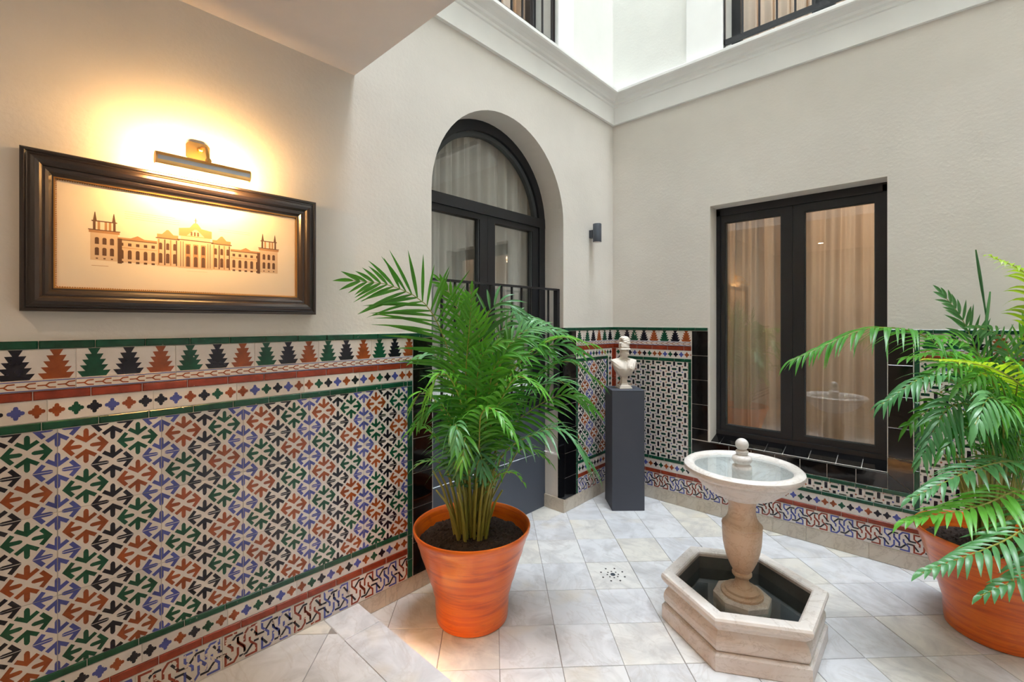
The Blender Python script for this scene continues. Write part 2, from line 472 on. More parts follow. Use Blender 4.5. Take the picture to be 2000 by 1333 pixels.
# the sides behind and beside the viewer
b = MB(); b.box(XE, XE + 0.2, YB - 0.2, 0.3, -0.1, TOP)
tag(b.build('wall_east', 'plaster'), 'plain cream courtyard wall across from the doorway wall', 'wall', kind='structure')
b = MB(); b.box(-0.42, XE, YB - 0.2, YB, -0.1, 3.6)
tag(b.build('wall_gallery', 'plaster'), 'plain cream wall at the back of the covered gallery', 'wall', kind='structure')
b = MB(); b.box(0.0, XE, SOF - 0.35, SOF, 3.2, TOP)
tag(b.build('wall_over_gallery', 'plaster_up'), 'pale upper wall standing on the gallery ceiling edge', 'wall', kind='structure')
b = MB(); b.box(0.0, XE, YB, SOF, 2.833, 3.2)
ceiling = tag(b.build('ceiling', 'soffit'), 'smooth pinkish white ceiling of the covered gallery', 'ceiling', kind='structure')

# cornice
prof = [(0.0, 3.392), (0.026, 3.392), (0.026, 3.545), (0.034, 3.552), (0.034, 3.572), (0.05, 3.582), (0.055, 3.6), (0.075, 3.612), (0.1, 3.622),
        (0.112, 3.626), (0.12, 3.634), (0.12, 3.656), (0.112, 3.662), (0.0, 3.675)]
b = MB()
b.sweep(prof, lambda i: (lambda p: (p[0], (-p[0] if i == 1 else SOF), p[1])), 2, closed=False)
tag(b.build('trim_1', 'white_trim', fix=True), 'white moulded cornice above the arched doorway', 'cornice', kind='structure')
b = MB()
b.sweep(prof, lambda i: (lambda p: ((p[0] if i == 0 else XE), -p[0], p[1])), 2, closed=False)
tag(b.build('trim_2', 'white_trim', fix=True), 'white moulded cornice running above the black framed window', 'cornice', kind='structure')
# upper window surrounds
def surround(name, F, u0, u1, wd, label):
    b = MB()
    b.cbox(u0 - wd, u0, 3.675, 6.0, 0, 0.018, 0.004); b.cbox(u1, u1 + wd, 3.675, 6.0, 0, 0.018, 0.004); b.cbox(u0 - wd, u1 + wd, 6.0, 6.15, 0, 0.018, 0.004)
    o = b.build(name, 'white_trim'); o.matrix_world = F @ Matrix.Identity(4)
    tag(o, label, 'window surround', kind='structure')
surround('trim_3', WR, UR0, UR1, 0.285, 'flat white surround of the upper window above the black framed one')
surround('trim_4', WL, UL0, UL1, 0.21, 'flat white surround of the upper window over the doorway')

# ------------------------------------------------------------------ floor
b = MB(); b.box(-0.45, XE, STEP - 0.4, 0.0, -0.1, -0.003)
floor = tag(b.build('floor', 'joint'), 'white marble tiled courtyard floor laid diagonally', 'floor', kind='structure')
def clip_poly(pts, inside, inter):
    out = []
    for i in range(len(pts)):
        a, c = pts[i - 1], pts[i]; ia, ic = inside(a), inside(c)
        if ic:
            if not ia: out.append(inter(a, c))
            out.append(c)
        elif ia: out.append(inter(a, c))
    return out
def clip_rect(pts, x0, x1, y0, y1):
    def cut(pts, ax, lim, sgn):
        def inter(a, c):
            k = (lim - a[ax]) / (c[ax] - a[ax]); return (a[0] + (c[0] - a[0]) * k, a[1] + (c[1] - a[1]) * k)
        return clip_poly(pts, lambda p: sgn * (p[ax] - lim) >= -1e-9, inter) if pts else pts
    for ax, lim, sgn in ((0, x0, 1), (0, x1, -1), (1, y0, 1), (1, y1, -1)): pts = cut(pts, ax, lim, sgn)
    res = []
    for p in pts:
        if not res or (abs(p[0] - res[-1][0]) + abs(p[1] - res[-1][1])) > 1e-6: res.append(p)
    if len(res) > 1 and abs(res[0][0] - res[-1][0]) + abs(res[0][1] - res[-1][1]) < 1e-6: res.pop()
    return res if len(res) > 2 else []
def area(p): return 0.5 * sum(p[i - 1][0] * p[i][1] - p[i][0] * p[i - 1][1] for i in range(len(p)))
def slab(name, pts, z0, z1, mat, parent, c=0.0015, rz=None):
    """one stone with a softened upper arris, its own origin"""
    cx = sum(p[0] for p in pts) / len(pts); cy = sum(p[1] for p in pts) / len(pts)
    if area(pts) < 0: pts = pts[::-1]
    L = [(p[0] - cx, p[1] - cy) for p in pts]; n = len(L)
    R = max(math.hypot(*p) for p in L); k = 1 - c * 1.4 / R
    b = MB(); b.v = [(x, y, z0) for x, y in L] + [(x, y, z1 - c) for x, y in L] + [(x * k, y * k, z1) for x, y in L]
    for i in range(n):
        j = (i + 1) % n; b.face((i, j, n + j, n + i)); b.face((n + i, n + j, 2 * n + j, 2 * n + i))
    b.face([2 * n + i for i in range(n)]); b.face([i for i in range(n)][::-1])
    return b.build(name, mat, parent, (cx, cy, 0))
rows = [-5.05, -4.765, -4.48, -4.195, -3.91, -3.625, -3.34, -3.055, -2.77, -2.485, -2.2, -1.915, -1.617, -1.325, -1.013, -0.695, -0.38, -0.065, 0.25]
S2 = math.sqrt(0.5); drain_tile = None
for r0, r1 in zip(rows, rows[1:]):
    for k in range(-5, 15):
        g = 0.0015
        jit = random.uniform(-0.0008, 0.0008)
        p0, p1 = -0.53 + 0.2815 * k + g + jit, -0.53 + 0.2815 * (k + 1) - g + jit
        q0, q1 = r0 + g, r1 - g
        # p = (x+y)/sqrt2, q = (y-x)/sqrt2
        quad = [((p - q) * S2, (p + q) * S2) for p, q in ((p0, q0), (p1, q0), (p1, q1), (p0, q1))]
        main = clip_rect(quad, 0.0, XE, STEP - 0.02, 0.0)
        rec = clip_rect(quad, -0.2, 0.0, DOOR0, DOOR1)
        for pts in (main, rec):
            if pts and abs(area(pts)) > 0.0006:
                t_ = slab('floor_tile', pts, -0.02, random.uniform(-0.0006, 0.0006), 'marble', floor)
                if pts is main and k == 0 and r0 == -1.617: drain_tile = t_
# drain: holes drilled through one tile
b = MB()
dc = (0.0, 0.0)
def disc(b, x, y, r, z, n=12): b.add([(x + r * math.cos(2 * math.pi * i / n), y + r * math.sin(2 * math.pi * i / n), z) for i in range(n)], [tuple(range(n))])
M['hole'] = plain('drain_hole', srgb(58, 56, 56), 0.8)
for ring, cnt, r in ((0.034, 8, 0.0042), (0.072, 8, 0.005)):
    for i in range(cnt):
        a = 2 * math.pi * (i + 0.5 * (ring > 0.05)) / cnt
        bb = MB(); bb.lathe([(r * 1.25, 0.0008), (r, 0.0012), (r, -0.004)], 12, close=True)
        bb.build('drain_hole', 'hole', drain_tile, (ring * math.cos(a), ring * math.sin(a), 0.0004))
bb = MB(); bb.lathe([(0.015, 0.0006), (0.014, 0.003), (0.009, 0.003), (0.008, 0.0012)], 20, close=True)
tag(bb.build('drain_screw', 'lamp_metal', drain_tile, (0, 0, 0)), 'round steel screw cover in the centre of the drain holes')

# raised landing the viewer stands on
b = MB(); b.box(0.0, XE, YB, STEP - 0.03, -0.1, 0.086)
landing = tag(b.build('floor_landing', 'joint'), 'raised white marble landing one low step above the courtyard', 'floor', kind='structure')
xs = [0.0, 0.219, 1.25, 2.3, 3.4, XE]
for x0, x1 in zip(xs, xs[1:]):
    pts = [(x0 + 0.001, STEP - 0.182), (x1 - 0.001, STEP - 0.182), (x1 - 0.001, STEP), (x0 + 0.001, STEP)]
    slab('nosing_stone', pts, 0.062, 0.09, 'marble', landing, 0.003)
T = 0.52; g = 0.001
for i in range(-8, 12):
    for j in range(-14, 4):
        p0, p1 = -1.895 + T * i + g, -1.895 + T * (i + 1) - g
        q0, q1 = -2.07 + T * j + g, -2.07 + T * (j + 1) - g
        quad = [((p - q) * S2, (p + q) * S2) for p, q in ((p0, q0), (p1, q0), (p1, q1), (p0, q1))]
        pts = clip_rect(quad, 0.0, XE, YB, STEP - 0.184)
        if pts and abs(area(pts)) > 0.002:
            slab('landing_stone', pts, 0.07, 0.09 + random.uniform(-0.0004, 0.0004), 'marble', landing)
b = MB(); b.box(0.30, 3.2, STEP - 0.028, STEP - 0.006, 0.0590, 0.0612)
tag(b.build('led_strip', 'led'), 'warm glowing light strip tucked under the marble step edge', 'light')

# baseboards
def baseboard(name, F, segs, h, th, label, ret=None):
    b = MB(); b.box(segs[0][0], segs[-1][1], 0.0, h - 0.006, -0.004, th - 0.004)
    o = b.build(name, 'grout'); o.matrix_world = F; tag(o, label, 'baseboard', kind='structure')
    for u0, u1 in segs:
        bb = MB(); bb.cbox(-(u1 - u0) / 2 + 0.0006, (u1 - u0) / 2 - 0.0006, 0.0, h, 0, th, 0.003)
        c = bb.build('baseboard_stone', 'base_stone', o)
        c.matrix_parent_inverse = F.inverted(); c.matrix_world = on_wall(F, (u0 + u1) / 2, 0.0)
    return o
def seg(u0, u1, L):
    n = max(1, round((u1 - u0) / L)); return [(u0 + (u1 - u0) * i / n, u0 + (u1 - u0) * (i + 1) / n) for i in range(n)]
baseboard('baseboard_left', WL, [(STEP - 0.1, -2.43), (-2.43, -2.36), (-2.36, DOOR0)], 0.092, 0.014, 'beige marble baseboard stones below the large tiled dado')
bl = baseboard('baseboard_corner', WL, [(DOOR1, -0.5), (-0.5, -0.2), (-0.2, -0.014)], 0.108, 0.014, 'beige marble baseboard between the doorway and the corner')
baseboard('baseboard_right', WR, [(0.0, 0.25), (0.25, 0.62), (0.62, 0.98), (0.98, 1.34), (1.34, 1.55), (1.55, 1.9), (1.9, 2.28)] + seg(2.28, XE, 0.37), 0.108, 0.014,
          'beige marble baseboard running under the window')
bb = MB(); bb.box(-0.2, 0.012, DOOR1 - 0.012, DOOR1 + 0.004, 0, 0.108)
bb.build('baseboard_return', 'base_stone', bl).matrix_parent_inverse = WL.inverted()

# ================================================================== TILES
DT = 0.2835
def motif(b, pts, mi, z0, z1):
    if area(pts) < 0: pts = pts[::-1]
    b.prism(pts, z0, z1, mi, bottom=False)
ZB, ZT = 0.009, 0.0094
SL = {'w': 0, 'green': 1, 'orange': 2, 'blue': 3, 'black': 4, 'red': 5, 'dgreen': 6}
TM = ['t_white', 't_green', 't_orange', 't_blue', 't_black', 't_red', 't_dgreen']
def tile_body(b, u0, u1, v0, v1, mi=0, th=ZB):
    g = 0.0006; b.cbox(u0 + g, u1 - g, v0 + g, v1 - g, 0.0, th, 0.0012, mi)
def ribbon(pts, wd):
    """closed outline of a polyline drawn with a flat pen"""
    L, R = [], []
    for i, p in enumerate(pts):
        a = pts[max(i - 1, 0)]; c = pts[min(i + 1, len(pts) - 1)]
        if 0 < i < len(pts) - 1:
            d1 = (p[0] - a[0], p[1] - a[1]); d2 = (c[0] - p[0], c[1] - p[1])
            l1, l2 = math.hypot(*d1), math.hypot(*d2)
            n1 = (-d1[1] / l1, d1[0] / l1); n2 = (-d2[1] / l2, d2[0] / l2)
            nx, ny = n1[0] + n2[0], n1[1] + n2[1]; q = nx * nx + ny * ny
            k = min(2 / q, 1.4) if q > 1e-6 else 1
            nx, ny = nx * k, ny * k
        else:
            d = (c[0] - a[0], c[1] - a[1]); l = math.hypot(*d); nx, ny = -d[1] / l, d[0] / l
        L.append((p[0] + nx * wd / 2, p[1] + ny * wd / 2)); R.append((p[0] - nx * wd / 2, p[1] - ny * wd / 2))
    return R + L[::-1]
CACHE = {}
def cached(key, fn):
    if key not in CACHE: CACHE[key] = fn()
    return CACHE[key]

ARROW = [(0.0, 0.70), (0.20, 0.54), (0.84, 0.06), (0.62, -0.22), (0.20, 0.10), (0.19, -0.52), (0.11, -0.68), (0.0, -0.73),
         (-0.11, -0.68), (-0.19, -0.52), (-0.20, 0.10), (-0.62, -0.22), (-0.84, 0.06), (-0.20, 0.54)]
def star_mesh(x0, x1, y0, y1):
    """arrow lattice tile, clipped to a part of the full tile (tile coordinates from its lower corner)"""
    b = MB(); tile_body(b, x0, x1, y0, y1)
    c = DT / 4; s = c / 2 * 0.99
    def group(cx, cy, col):
        for dx, dy, ang in ((0, c / 2, math.pi), (0, -c / 2, 0), (c / 2, 0, -math.pi / 2), (-c / 2, 0, math.pi / 2)):
            ca, sa = math.cos(ang), math.sin(ang)
            pts = [(cx + dx + (p[0] * ca - p[1] * sa) * s, cy + dy + (p[0] * sa + p[1] * ca) * s) for p in ARROW]
            halves = [pts]
            if col in ('blue', 'black') and abs(dx) > 0:      # split by a fine white line
                halves = [clip_rect(pts, -9, 9, -9, cy - 0.0011), clip_rect(pts, -9, 9, cy + 0.0011, 9)]
            elif col == 'blue':
                halves = [clip_rect(pts, -9, cx - 0.0011, -9, 9), clip_rect(pts, cx + 0.0011, 9, -9, 9)]
            for h in halves:
                if not h: continue
                h = clip_rect(h, x0 + 0.001, x1 - 0.001, y0 + 0.001, y1 - 0.001)
                if h and abs(area(h)) > 2e-6: motif(b, h, SL[col], ZB, ZT)
    for j in range(-1, 4):
        for i in range(0, 5):
            if i % 2 == 1 and 0 <= j < 2:
                top = (j == 1); col = ('orange' if top else 'green') if i == 1 else ('green' if top else 'orange')
                group(i * c, (0.25 + 0.5 * j) * DT, col)
            elif i % 2 == 0 and 0 <= j <= 2:
                group(i * c, 0.5 * j * DT, 'black' if i == 2 else 'blue')
    return b.mesh('patterned_tile', TM)
def weave_mesh(x0, x1, y0, y1):
    b = MB(); tile_body(b, x0, x1, y0, y1)
    c = DT / 6; k = 0
    for j in range(-1, 7):
        for i in range(-1, 7):
            cx, cy = (i + 0.5) * c, (j + 0.5) * c
            hw, hh = (0.0086, 0.0205) if (i + j) % 2 == 0 else (0.0205, 0.0084)
            col = 'black' if (i + j) % 2 == 0 else 'dgreen'
            e = 0.002
            pts = [(cx - hw + e, cy - hh), (cx + hw - e, cy - hh), (cx + hw, cy - hh + e), (cx + hw, cy + hh - e), (cx + hw - e, cy + hh), (cx - hw + e, cy + hh), (cx - hw, cy + hh - e), (cx - hw, cy - hh + e)]
            pts = clip_rect(pts, x0 + 0.001, x1 - 0.001, y0 + 0.001, y1 - 0.001)
            if pts: motif(b, pts, SL[col], ZB, ZT)
            dx, dy = i * c, j * c; r = 0.0068
            col = ('orange', 'blue', 'dgreen', 'blue')[(i + 2 * j) % 4] if (i + j) % 2 else ('blue', 'orange')[(i // 2 + j) % 2]
            pts = clip_rect([(dx - r, dy), (dx, dy - r), (dx + r, dy), (dx, dy + r)], x0 + 0.001, x1 - 0.001, y0 + 0.001, y1 - 0.001)
            if pts and abs(area(pts)) > 1e-6: motif(b, pts, SL[col], ZB, ZT)
    return b.mesh('patterned_tile', TM)
def tree_mesh(wd, h, x0=0.0, ph=0):
    b = MB(); tile_body(b, 0, wd, 0, h)
    sp = DT / 3; hws = (0.0165, 0.0245, 0.0315, 0.0375, 0.044)
    for k in range(-1, 5):
        cx = (k + 0.5) * sp - x0; col = ('green', 'black', 'orange')[(k + ph) % 3]
        R, L = [], []; zt = h * 0.985; st = h * 0.96 / 5
        for i, hw in enumerate(hws):
            top = zt - i * st; bot = top - st
            nb = hw * 0.42 if i == 0 else hw * 0.62
            if i == 4: nb = hw * 0.72
            R += [(cx + hw, top), (cx + nb, bot)]; L += [(cx - hw, top), (cx - nb, bot)]
        pts = clip_rect(R[::-1] + L, 0.001, wd - 0.001, 0.001, h)
        if pts and abs(area(pts)) > 4e-6: motif(b, pts, SL[col], ZB, ZT)
    return b.mesh('tree_tile', TM)
def chain_mesh(wd, h):
    b = MB(); tile_body(b, 0, wd, 0, h, th=0.011)
    z0, z1 = 0.011, 0.0114
    for y0 in (0.0012, h - 0.0042): motif(b, [(0.001, y0), (wd - 0.001, y0), (wd - 0.001, y0 + 0.003), (0.001, y0 + 0.003)], SL['blue'], z0, z1)
    sp = DT / 6; m = h / 2
    for k in range(0, int(wd / sp) + 1):
        u = k * sp
        for pl in ([(u + 0.002, m), (u + 0.022, m), (u + 0.03, m + 0.0075), (u + 0.046, m + 0.0085)], [(u + 0.021, m), (u + 0.03, m - 0.0075), (u + 0.046, m - 0.0085)]):
            p = clip_rect(ribbon(pl, 0.0042), 0.001, wd - 0.001, 0.001, h)
            if p and abs(area(p)) > 2e-6: motif(b, p, SL['orange'], z0, z1)
    return b.mesh('chain_tile', TM)
CROSS = []
for q in range(4):
    a = -q * math.pi / 2; ca, sa = math.cos(a), math.sin(a)
    for p in ((-0.30, 0.52), (-0.27, 0.80), (-0.14, 0.97), (0.14, 0.97), (0.27, 0.80), (0.30, 0.52)):
        CROSS.append((p[0] * ca - p[1] * sa, p[0] * sa + p[1] * ca))
    p = (0.5, 0.5); CROSS.append((p[0] * ca - p[1] * sa, p[0] * sa + p[1] * ca))
CSEQ = ['green', 'black', 'blue', 'orange', 'green', 'black', 'blue', 'orange', 'black', 'green', 'orange', 'blue']
def cross_mesh(wd, h, var, vertical=False):
    b = MB(); tile_body(b, 0, wd, 0, h)
    L = h if vertical else wd; sp = DT / 6; r = 0.0205
    for k in range(int(round(L / sp)) + 1):
        t_ = (k + 0.5) * sp
        cx, cy = (wd / 2, h - t_) if vertical else (t_, h / 2)
        pts = clip_rect([(cx + x * r, cy + y * r * 1.12) for x, y in CROSS], 0.001, wd - 0.001, 0.001, h - 0.001)
        if pts and abs(area(pts)) > 8e-6: motif(b, pts, SL[CSEQ[(k + var * 5) % 12]], ZB, ZT)
    return b.mesh('cross_tile', TM)
def knot_mesh(wd, h, ph, worn=False):
    b = MB(); tile_body(b, 0, wd, 0, h)
    kw = DT / 2; s = h * 0.93; pw = 0.0088
    for k in range(int(math.ceil(wd / kw)) + 1):
        cx, cy = (k + 0.5) * kw, h / 2
        col = ('orange', 'blue')[(k + ph) % 2]
        half = [(col, [(-0.12, 0.46), (-0.46, 0.46), (-0.46, 0.24), (-0.26, 0.02), (-0.26, -0.12)]),
                (col, [(-0.46, -0.06), (-0.46, -0.46), (-0.22, -0.46), (-0.1, -0.3), (-0.1, -0.04)]),
                (col, [(-0.1, 0.3), (-0.1, 0.14), (0.1, -0.1), (0.1, -0.3)]),
                ('black', [(-0.34, 0.14), (-0.16, 0.36), (0.06, 0.36)]),
                ('black', [(0.3, 0.36), (0.5, 0.08), (0.72, 0.08)])]
        for cl, pl in half:
            for sg in (1, -1):
                p = ribbon([(cx + sg * x * 0.128, cy + sg * y * s) for x, y in pl], pw)
                p = clip_rect(p, 0.001, wd - 0.001, 0.001, h - 0.001)
                if p and abs(area(p)) > 6e-6: motif(b, p, SL['orange' if cl == 'orange' else cl], ZB, ZT)
    return b.mesh('interlace_tile', ['worn', 't_green', 'w_red', 'w_blue', 'w_black', 't_red', 't_dgreen'] if worn else ['t_white', 't_green', 't_red', 't_blue', 't_black', 't_red', 't_dgreen'])
def bar_mesh(name, wd, h, mat, th, c=0.003):
    b = MB(); g = 0.0017 if mat == 't_jet' else 0.0012; b.cbox(g, wd - g, g, h - g, 0.0, th, c); return b.mesh(name, [mat])

def put(F, wall, name, me, u, v, w_=0.0):
    o = bpy.data.objects.new(name, me); COL.objects.link(o)
    o.parent = wall; o.matrix_parent_inverse = F.inverted(); o.matrix_world = on_wall(F, u, v, w_ + 0.006 + random.uniform(-0.0005, 0.0005))
    return o
def bed(F, wall, u0, u1, v0, v1):
    b = MB(); b.box(u0, u1, v0, v1, -0.001, 0.0125)
    o = b.build('grout_bed', 'grout', wall); o.matrix_parent_inverse = F.inverted(); o.matrix_world = F
def listel(F, wall, name, mat, u0, u1, v0, h, L, ph=0.0, th=0.011):
    """row of narrow border tiles"""
    u = u0 + (ph if ph else 0); ends = [u0]
    if ph: ends.append(u)
    while ends[-1] < u1 - 1e-4: ends.append(min(u1, ends[-1] + L))
    if len(ends) > 2 and ends[-1] - ends[-2] < 0.02: ends.pop(-2)
    for a, c in zip(ends, ends[1:]):
        me = cached((name, mat, round(c - a, 4), h), lambda: bar_mesh(name, c - a, h, mat, th)); put(F, wall, name, me, a, v0)
def vlistel(F, wall, name, mat, u0, wd, v0, v1, L, th=0.011):
    v = v1
    while v > v0 + 1e-4:
        n = max(v0, v - L)
        if n - v0 < 0.02: n = v0
        me = cached((name, mat, wd, round(v - n, 4), 'v'), lambda: bar_mesh(name, wd, v - n, mat, th)); put(F, wall, name, me, u0, n)
        v = n
def row(F, wall, name, fn, key, u0, u1, v0, L=DT, ph=0.0):
    """row of decorated tiles of length L, the ones at the ends cut"""
    ends = [u0]
    if ph: ends.append(u0 + ph)
    while ends[-1] < u1 - 1e-4: ends.append(min(u1, ends[-1] + L))
    for i, (a, c) in enumerate(zip(ends, ends[1:])):
        me = cached((key, round(c - a, 4), i % 3, i < 10), lambda: fn(c - a, i)); put(F, wall, name, me, a, v0)
def panel(F, wall, fn, key, u0, u1, v0, v1, uj, vj):
    """field of square tiles; joints pass through uj and vj"""
    i0 = math.floor((u0 - uj) / DT + 1e-6); i1 = math.ceil((u1 - uj) / DT - 1e-6)
    j0 = math.floor((v0 - vj) / DT + 1e-6); j1 = math.ceil((v1 - vj) / DT - 1e-6)
    for i in range(i0, i1):
        for j in range(j0, j1):
            a, c = uj + i * DT, vj + j * DT
            x0, x1 = max(u0, a) - a, min(u1, a + DT) - a; y0, y1 = max(v0, c) - c, min(v1, c + DT) - c
            if x1 - x0 < 0.004 or y1 - y0 < 0.004: continue
            k = (key, round(x0, 4), round(x1, 4), round(y0, 4), round(y1, 4))
            put(F, wall, 'patterned_tile', cached(k, lambda: fn(x0, x1, y0, y1)), a, c)
def blacks(F, wall, u0, u1, v0, v1, joint, L=0.2):
    ends = [v0]; v = joint
    while v > v0: v -= L
    v += L
    while v < v1 - 0.01:
        if v - ends[-1] > 0.012: ends.append(v)
        v += L
    ends.append(v1)
    for a, c in zip(ends, ends[1:]):
        me = cached(('blk', round(u1 - u0, 4), round(c - a, 4)), lambda: bar_mesh('black_tile', u1 - u0, c - a, 't_jet', 0.0105, 0.0015)); put(F, wall, 'black_tile', me, u0, a)

def upper_bands(F, wall, u0, u1, z, tree_ph, ph, cross_end=None, top_end=None):
    """the crowning rows: z = (top, below green, below trees, below chain, below red, below crosses, below green)"""
    listel(F, wall, 'green_border_tile', 't_green', u0, top_end or u1, z[1], z[0] - z[1], 0.14, 0.06, 0.014)
    row(F, wall, 'tree_tile', lambda wd, i: tree_mesh(wd, z[1] - z[2]), ('tree', z[1]), u0, u1, z[2], DT, tree_ph)
    row(F, wall, 'chain_tile', lambda wd, i: chain_mesh(wd, z[2] - z[3]), ('chain', z[2]), u0, u1, z[3], DT, tree_ph)
# near part of the doorway wall
zl = (1.489, 1.460, 1.357, 1.321, 1.289, 1.216, 1.187); zlo = (0.364, 0.337, 0.266, 0.231, 0.092)
UL = -5.2
PE = -2.291                                              # where the arrow field ends
bed(WL, wall_left, UL, DOOR0, 0.09, 1.487)
uj = -2.561
ph = (-3.65 - UL) % DT
upper_bands(WL, wall_left, UL, -2.256, zl, ph, 0, top_end=DOOR0)
listel(WL, wall_left, 'red_border_tile', 't_red', UL, -2.256, zl[4], zl[3] - zl[4], 0.1417, 0.03)
row(WL, wall_left, 'cross_tile', lambda wd, i: cross_mesh(wd, zl[4] - zl[5], i), ('cross', zl[4]), UL, -2.256, zl[5], DT, (-3.72 - UL) % DT)
listel(WL, wall_left, 'green_border_tile', 't_green', UL, PE, zl[6], zl[5] - zl[6], 0.1417, 0.05)
listel(WL, wall_left, 'green_border_tile', 't_green', PE, -2.256, zl[6], zl[5] - zl[6], 0.14)
panel(WL, wall_left, star_mesh, 'star', UL, PE, zlo[0], zl[6], uj, zl[6] - DT * 4)
vlistel(WL, wall_left, 'green_border_tile', 't_green', PE, 0.035, 0.092, zl[6], 0.1417)
listel(WL, wall_left, 'green_border_tile', 't_green', UL, PE, zlo[1], zlo[0] - zlo[1], 0.1417, 0.02)
row(WL, wall_left, 'cross_tile', lambda wd, i: cross_mesh(wd, zlo[1] - zlo[2], i), ('cross2', zlo[1]), UL, PE, zlo[2], DT, (-2.62 - UL) % DT)
listel(WL, wall_left, 'red_border_tile', 't_red', UL, PE, zlo[3], zlo[2] - zlo[3], 0.1417, 0.08)
row(WL, wall_left, 'interlace_tile', lambda wd, i: knot_mesh(wd, zlo[3] - zlo[4], 0, i < 10), ('knot', zlo[3], 0), UL, PE, zlo[4], DT, (-2.64 - UL) % DT)
blacks(WL, wall_left, -2.254, DOOR0 - 0.004, 0.092, 1.459, 1.28)
# between doorway and corner
zr = (1.507, 1.480, 1.386, 1.351, 1.312, 1.244, 1.216); zro = (0.380, 0.353, 0.268, 0.235, 0.108)
bed(WL, wall_left, DOOR1, 0.0, 0.105, 1.505)
A0 = -0.622
upper_bands(WL, wall_left, A0, -0.013, zr, 0.12, 0)
listel(WL, wall_left, 'green_border_tile', 't_green', DOOR1, A0, zr[1], zr[0] - zr[1], 0.14, 0, 0.014)
listel(WL, wall_left, 'red_border_tile', 't_red', A0, -0.013, zr[4], zr[3] - zr[4], 0.1417, 0.05)
row(WL, wall_left, 'cross_tile', lambda wd, i: cross_mesh(wd, zr[4] - zr[5], i + 1), ('cross', zr[4]), A0, -0.042, zr[5], DT, 0.15)
listel(WL, wall_left, 'green_border_tile', 't_green', A0, -0.112, zr[6], zr[5] - zr[6], 0.1417)
vlistel(WL, wall_left, 'green_border_tile', 't_green', A0, 0.026, 0.108, zr[6], 0.1417)
vlistel(WL, wall_left, 'green_border_tile', 't_green', -0.138, 0.026, zro[0], zr[6], 0.1417)
for v1_, v0_ in ((zr[5], 0.96), (0.96, 0.677), (0.677, zro[0])):
    put(WL, wall_left, 'cross_tile', cross_mesh(0.07, v1_ - v0_, int(v1_ * 10), True), -0.112, v0_)
vlistel(WL, wall_left, 'red_border_tile', 't_red', -0.042, 0.029, zro[0], zr[4], 0.1417)
panel(WL, wall_left, star_mesh, 'star', A0 + 0.026, -0.138, zro[0], zr[6], -0.138, zr[6] - DT * 4)
listel(WL, wall_left, 'green_border_tile', 't_green', A0 + 0.026, -0.013, zro[1], zro[0] - zro[1], 0.1417)
row(WL, wall_left, 'cross_tile', lambda wd, i: cross_mesh(wd, zro[1] - zro[2], i), ('cross2', zro[1]), A0 + 0.026, -0.013, zro[2])
listel(WL, wall_left, 'red_border_tile', 't_red', A0 + 0.026, -0.013, zro[3], zro[2] - zro[3], 0.1417, 0.05)
row(WL, wall_left, 'interlace_tile', lambda wd, i: knot_mesh(wd, zro[3] - zro[4], 1), ('knotc', zro[3]), A0 + 0.026, -0.013, zro[4])
blacks(WL, wall_left, DOOR1, A0 - 0.002, 0.108, 1.479, 1.28)
# return of the black tiles on the door jamb
vj = 0.108
for v0_, v1_ in ((0.108, 0.28), (0.28, 0.48), (0.48, 0.68), (0.68, 0.88), (0.88, 1.08), (1.08, 1.28), (1.28, 1.505)):
    bb = MB(); bb.box(-0.05, 0.016, DOOR1 - 0.008, DOOR1 + 0.002, v0_ + 0.001, v1_ - 0.001)
    o = bb.build('black_tile', 't_jet', wall_left); o.matrix_parent_inverse = WL.inverted()
# window wall
XT = 3.7
bed(WR, wall_right, 0.0, WX0 - 0.012, 0.105, 1.505); bed(WR, wall_right, WX0 - 0.012, WX1, 0.105, 0.575); bed(WR, wall_right, WX1, XT, 0.105, 1.505)
B0, B1 = 0.013, 0.742
upper_bands(WR, wall_right, B0, B1, zr, 0.167, 0, top_end=0.874)
listel(WR, wall_right, 'red_border_tile', 't_red', B0, B1, zr[4], zr[3] - zr[4], 0.1417, 0.1)
row(WR, wall_right, 'cross_tile', lambda wd, i: cross_mesh(wd, zr[4] - zr[5], i), ('crossR', zr[4]), 0.042, B1, zr[5], DT, 0.12)
listel(WR, wall_right, 'green_border_tile', 't_green', 0.112, B1, zr[6], zr[5] - zr[6], 0.1417, 0.06)
vlistel(WR, wall_right, 'red_border_tile', 't_red', B0, 0.029, zro[0], zr[4], 0.1417)
for v1_, v0_ in ((zr[5], 0.96), (0.96, 0.677), (0.677, zro[0])):
    put(WR, wall_right, 'cross_tile', cross_mesh(0.07, v1_ - v0_, int(v1_ * 10) + 1, True), 0.042, v0_)
vlistel(WR, wall_right, 'green_border_tile', 't_green', 0.112, 0.026, zro[0], zr[6], 0.1417)
vlistel(WR, wall_right, 'green_border_tile', 't_green', 0.715, 0.027, zro[0], zr[6], 0.1417)
panel(WR, wall_right, weave_mesh, 'weave', 0.138, 0.715, zro[0], zr[6], 0.715 - DT * 3, zr[6] - DT * 4 + 0.008)
blacks(WR, wall_right, 0.746, 0.876, 0.587, 1.479, 1.277)
XR = 2.122
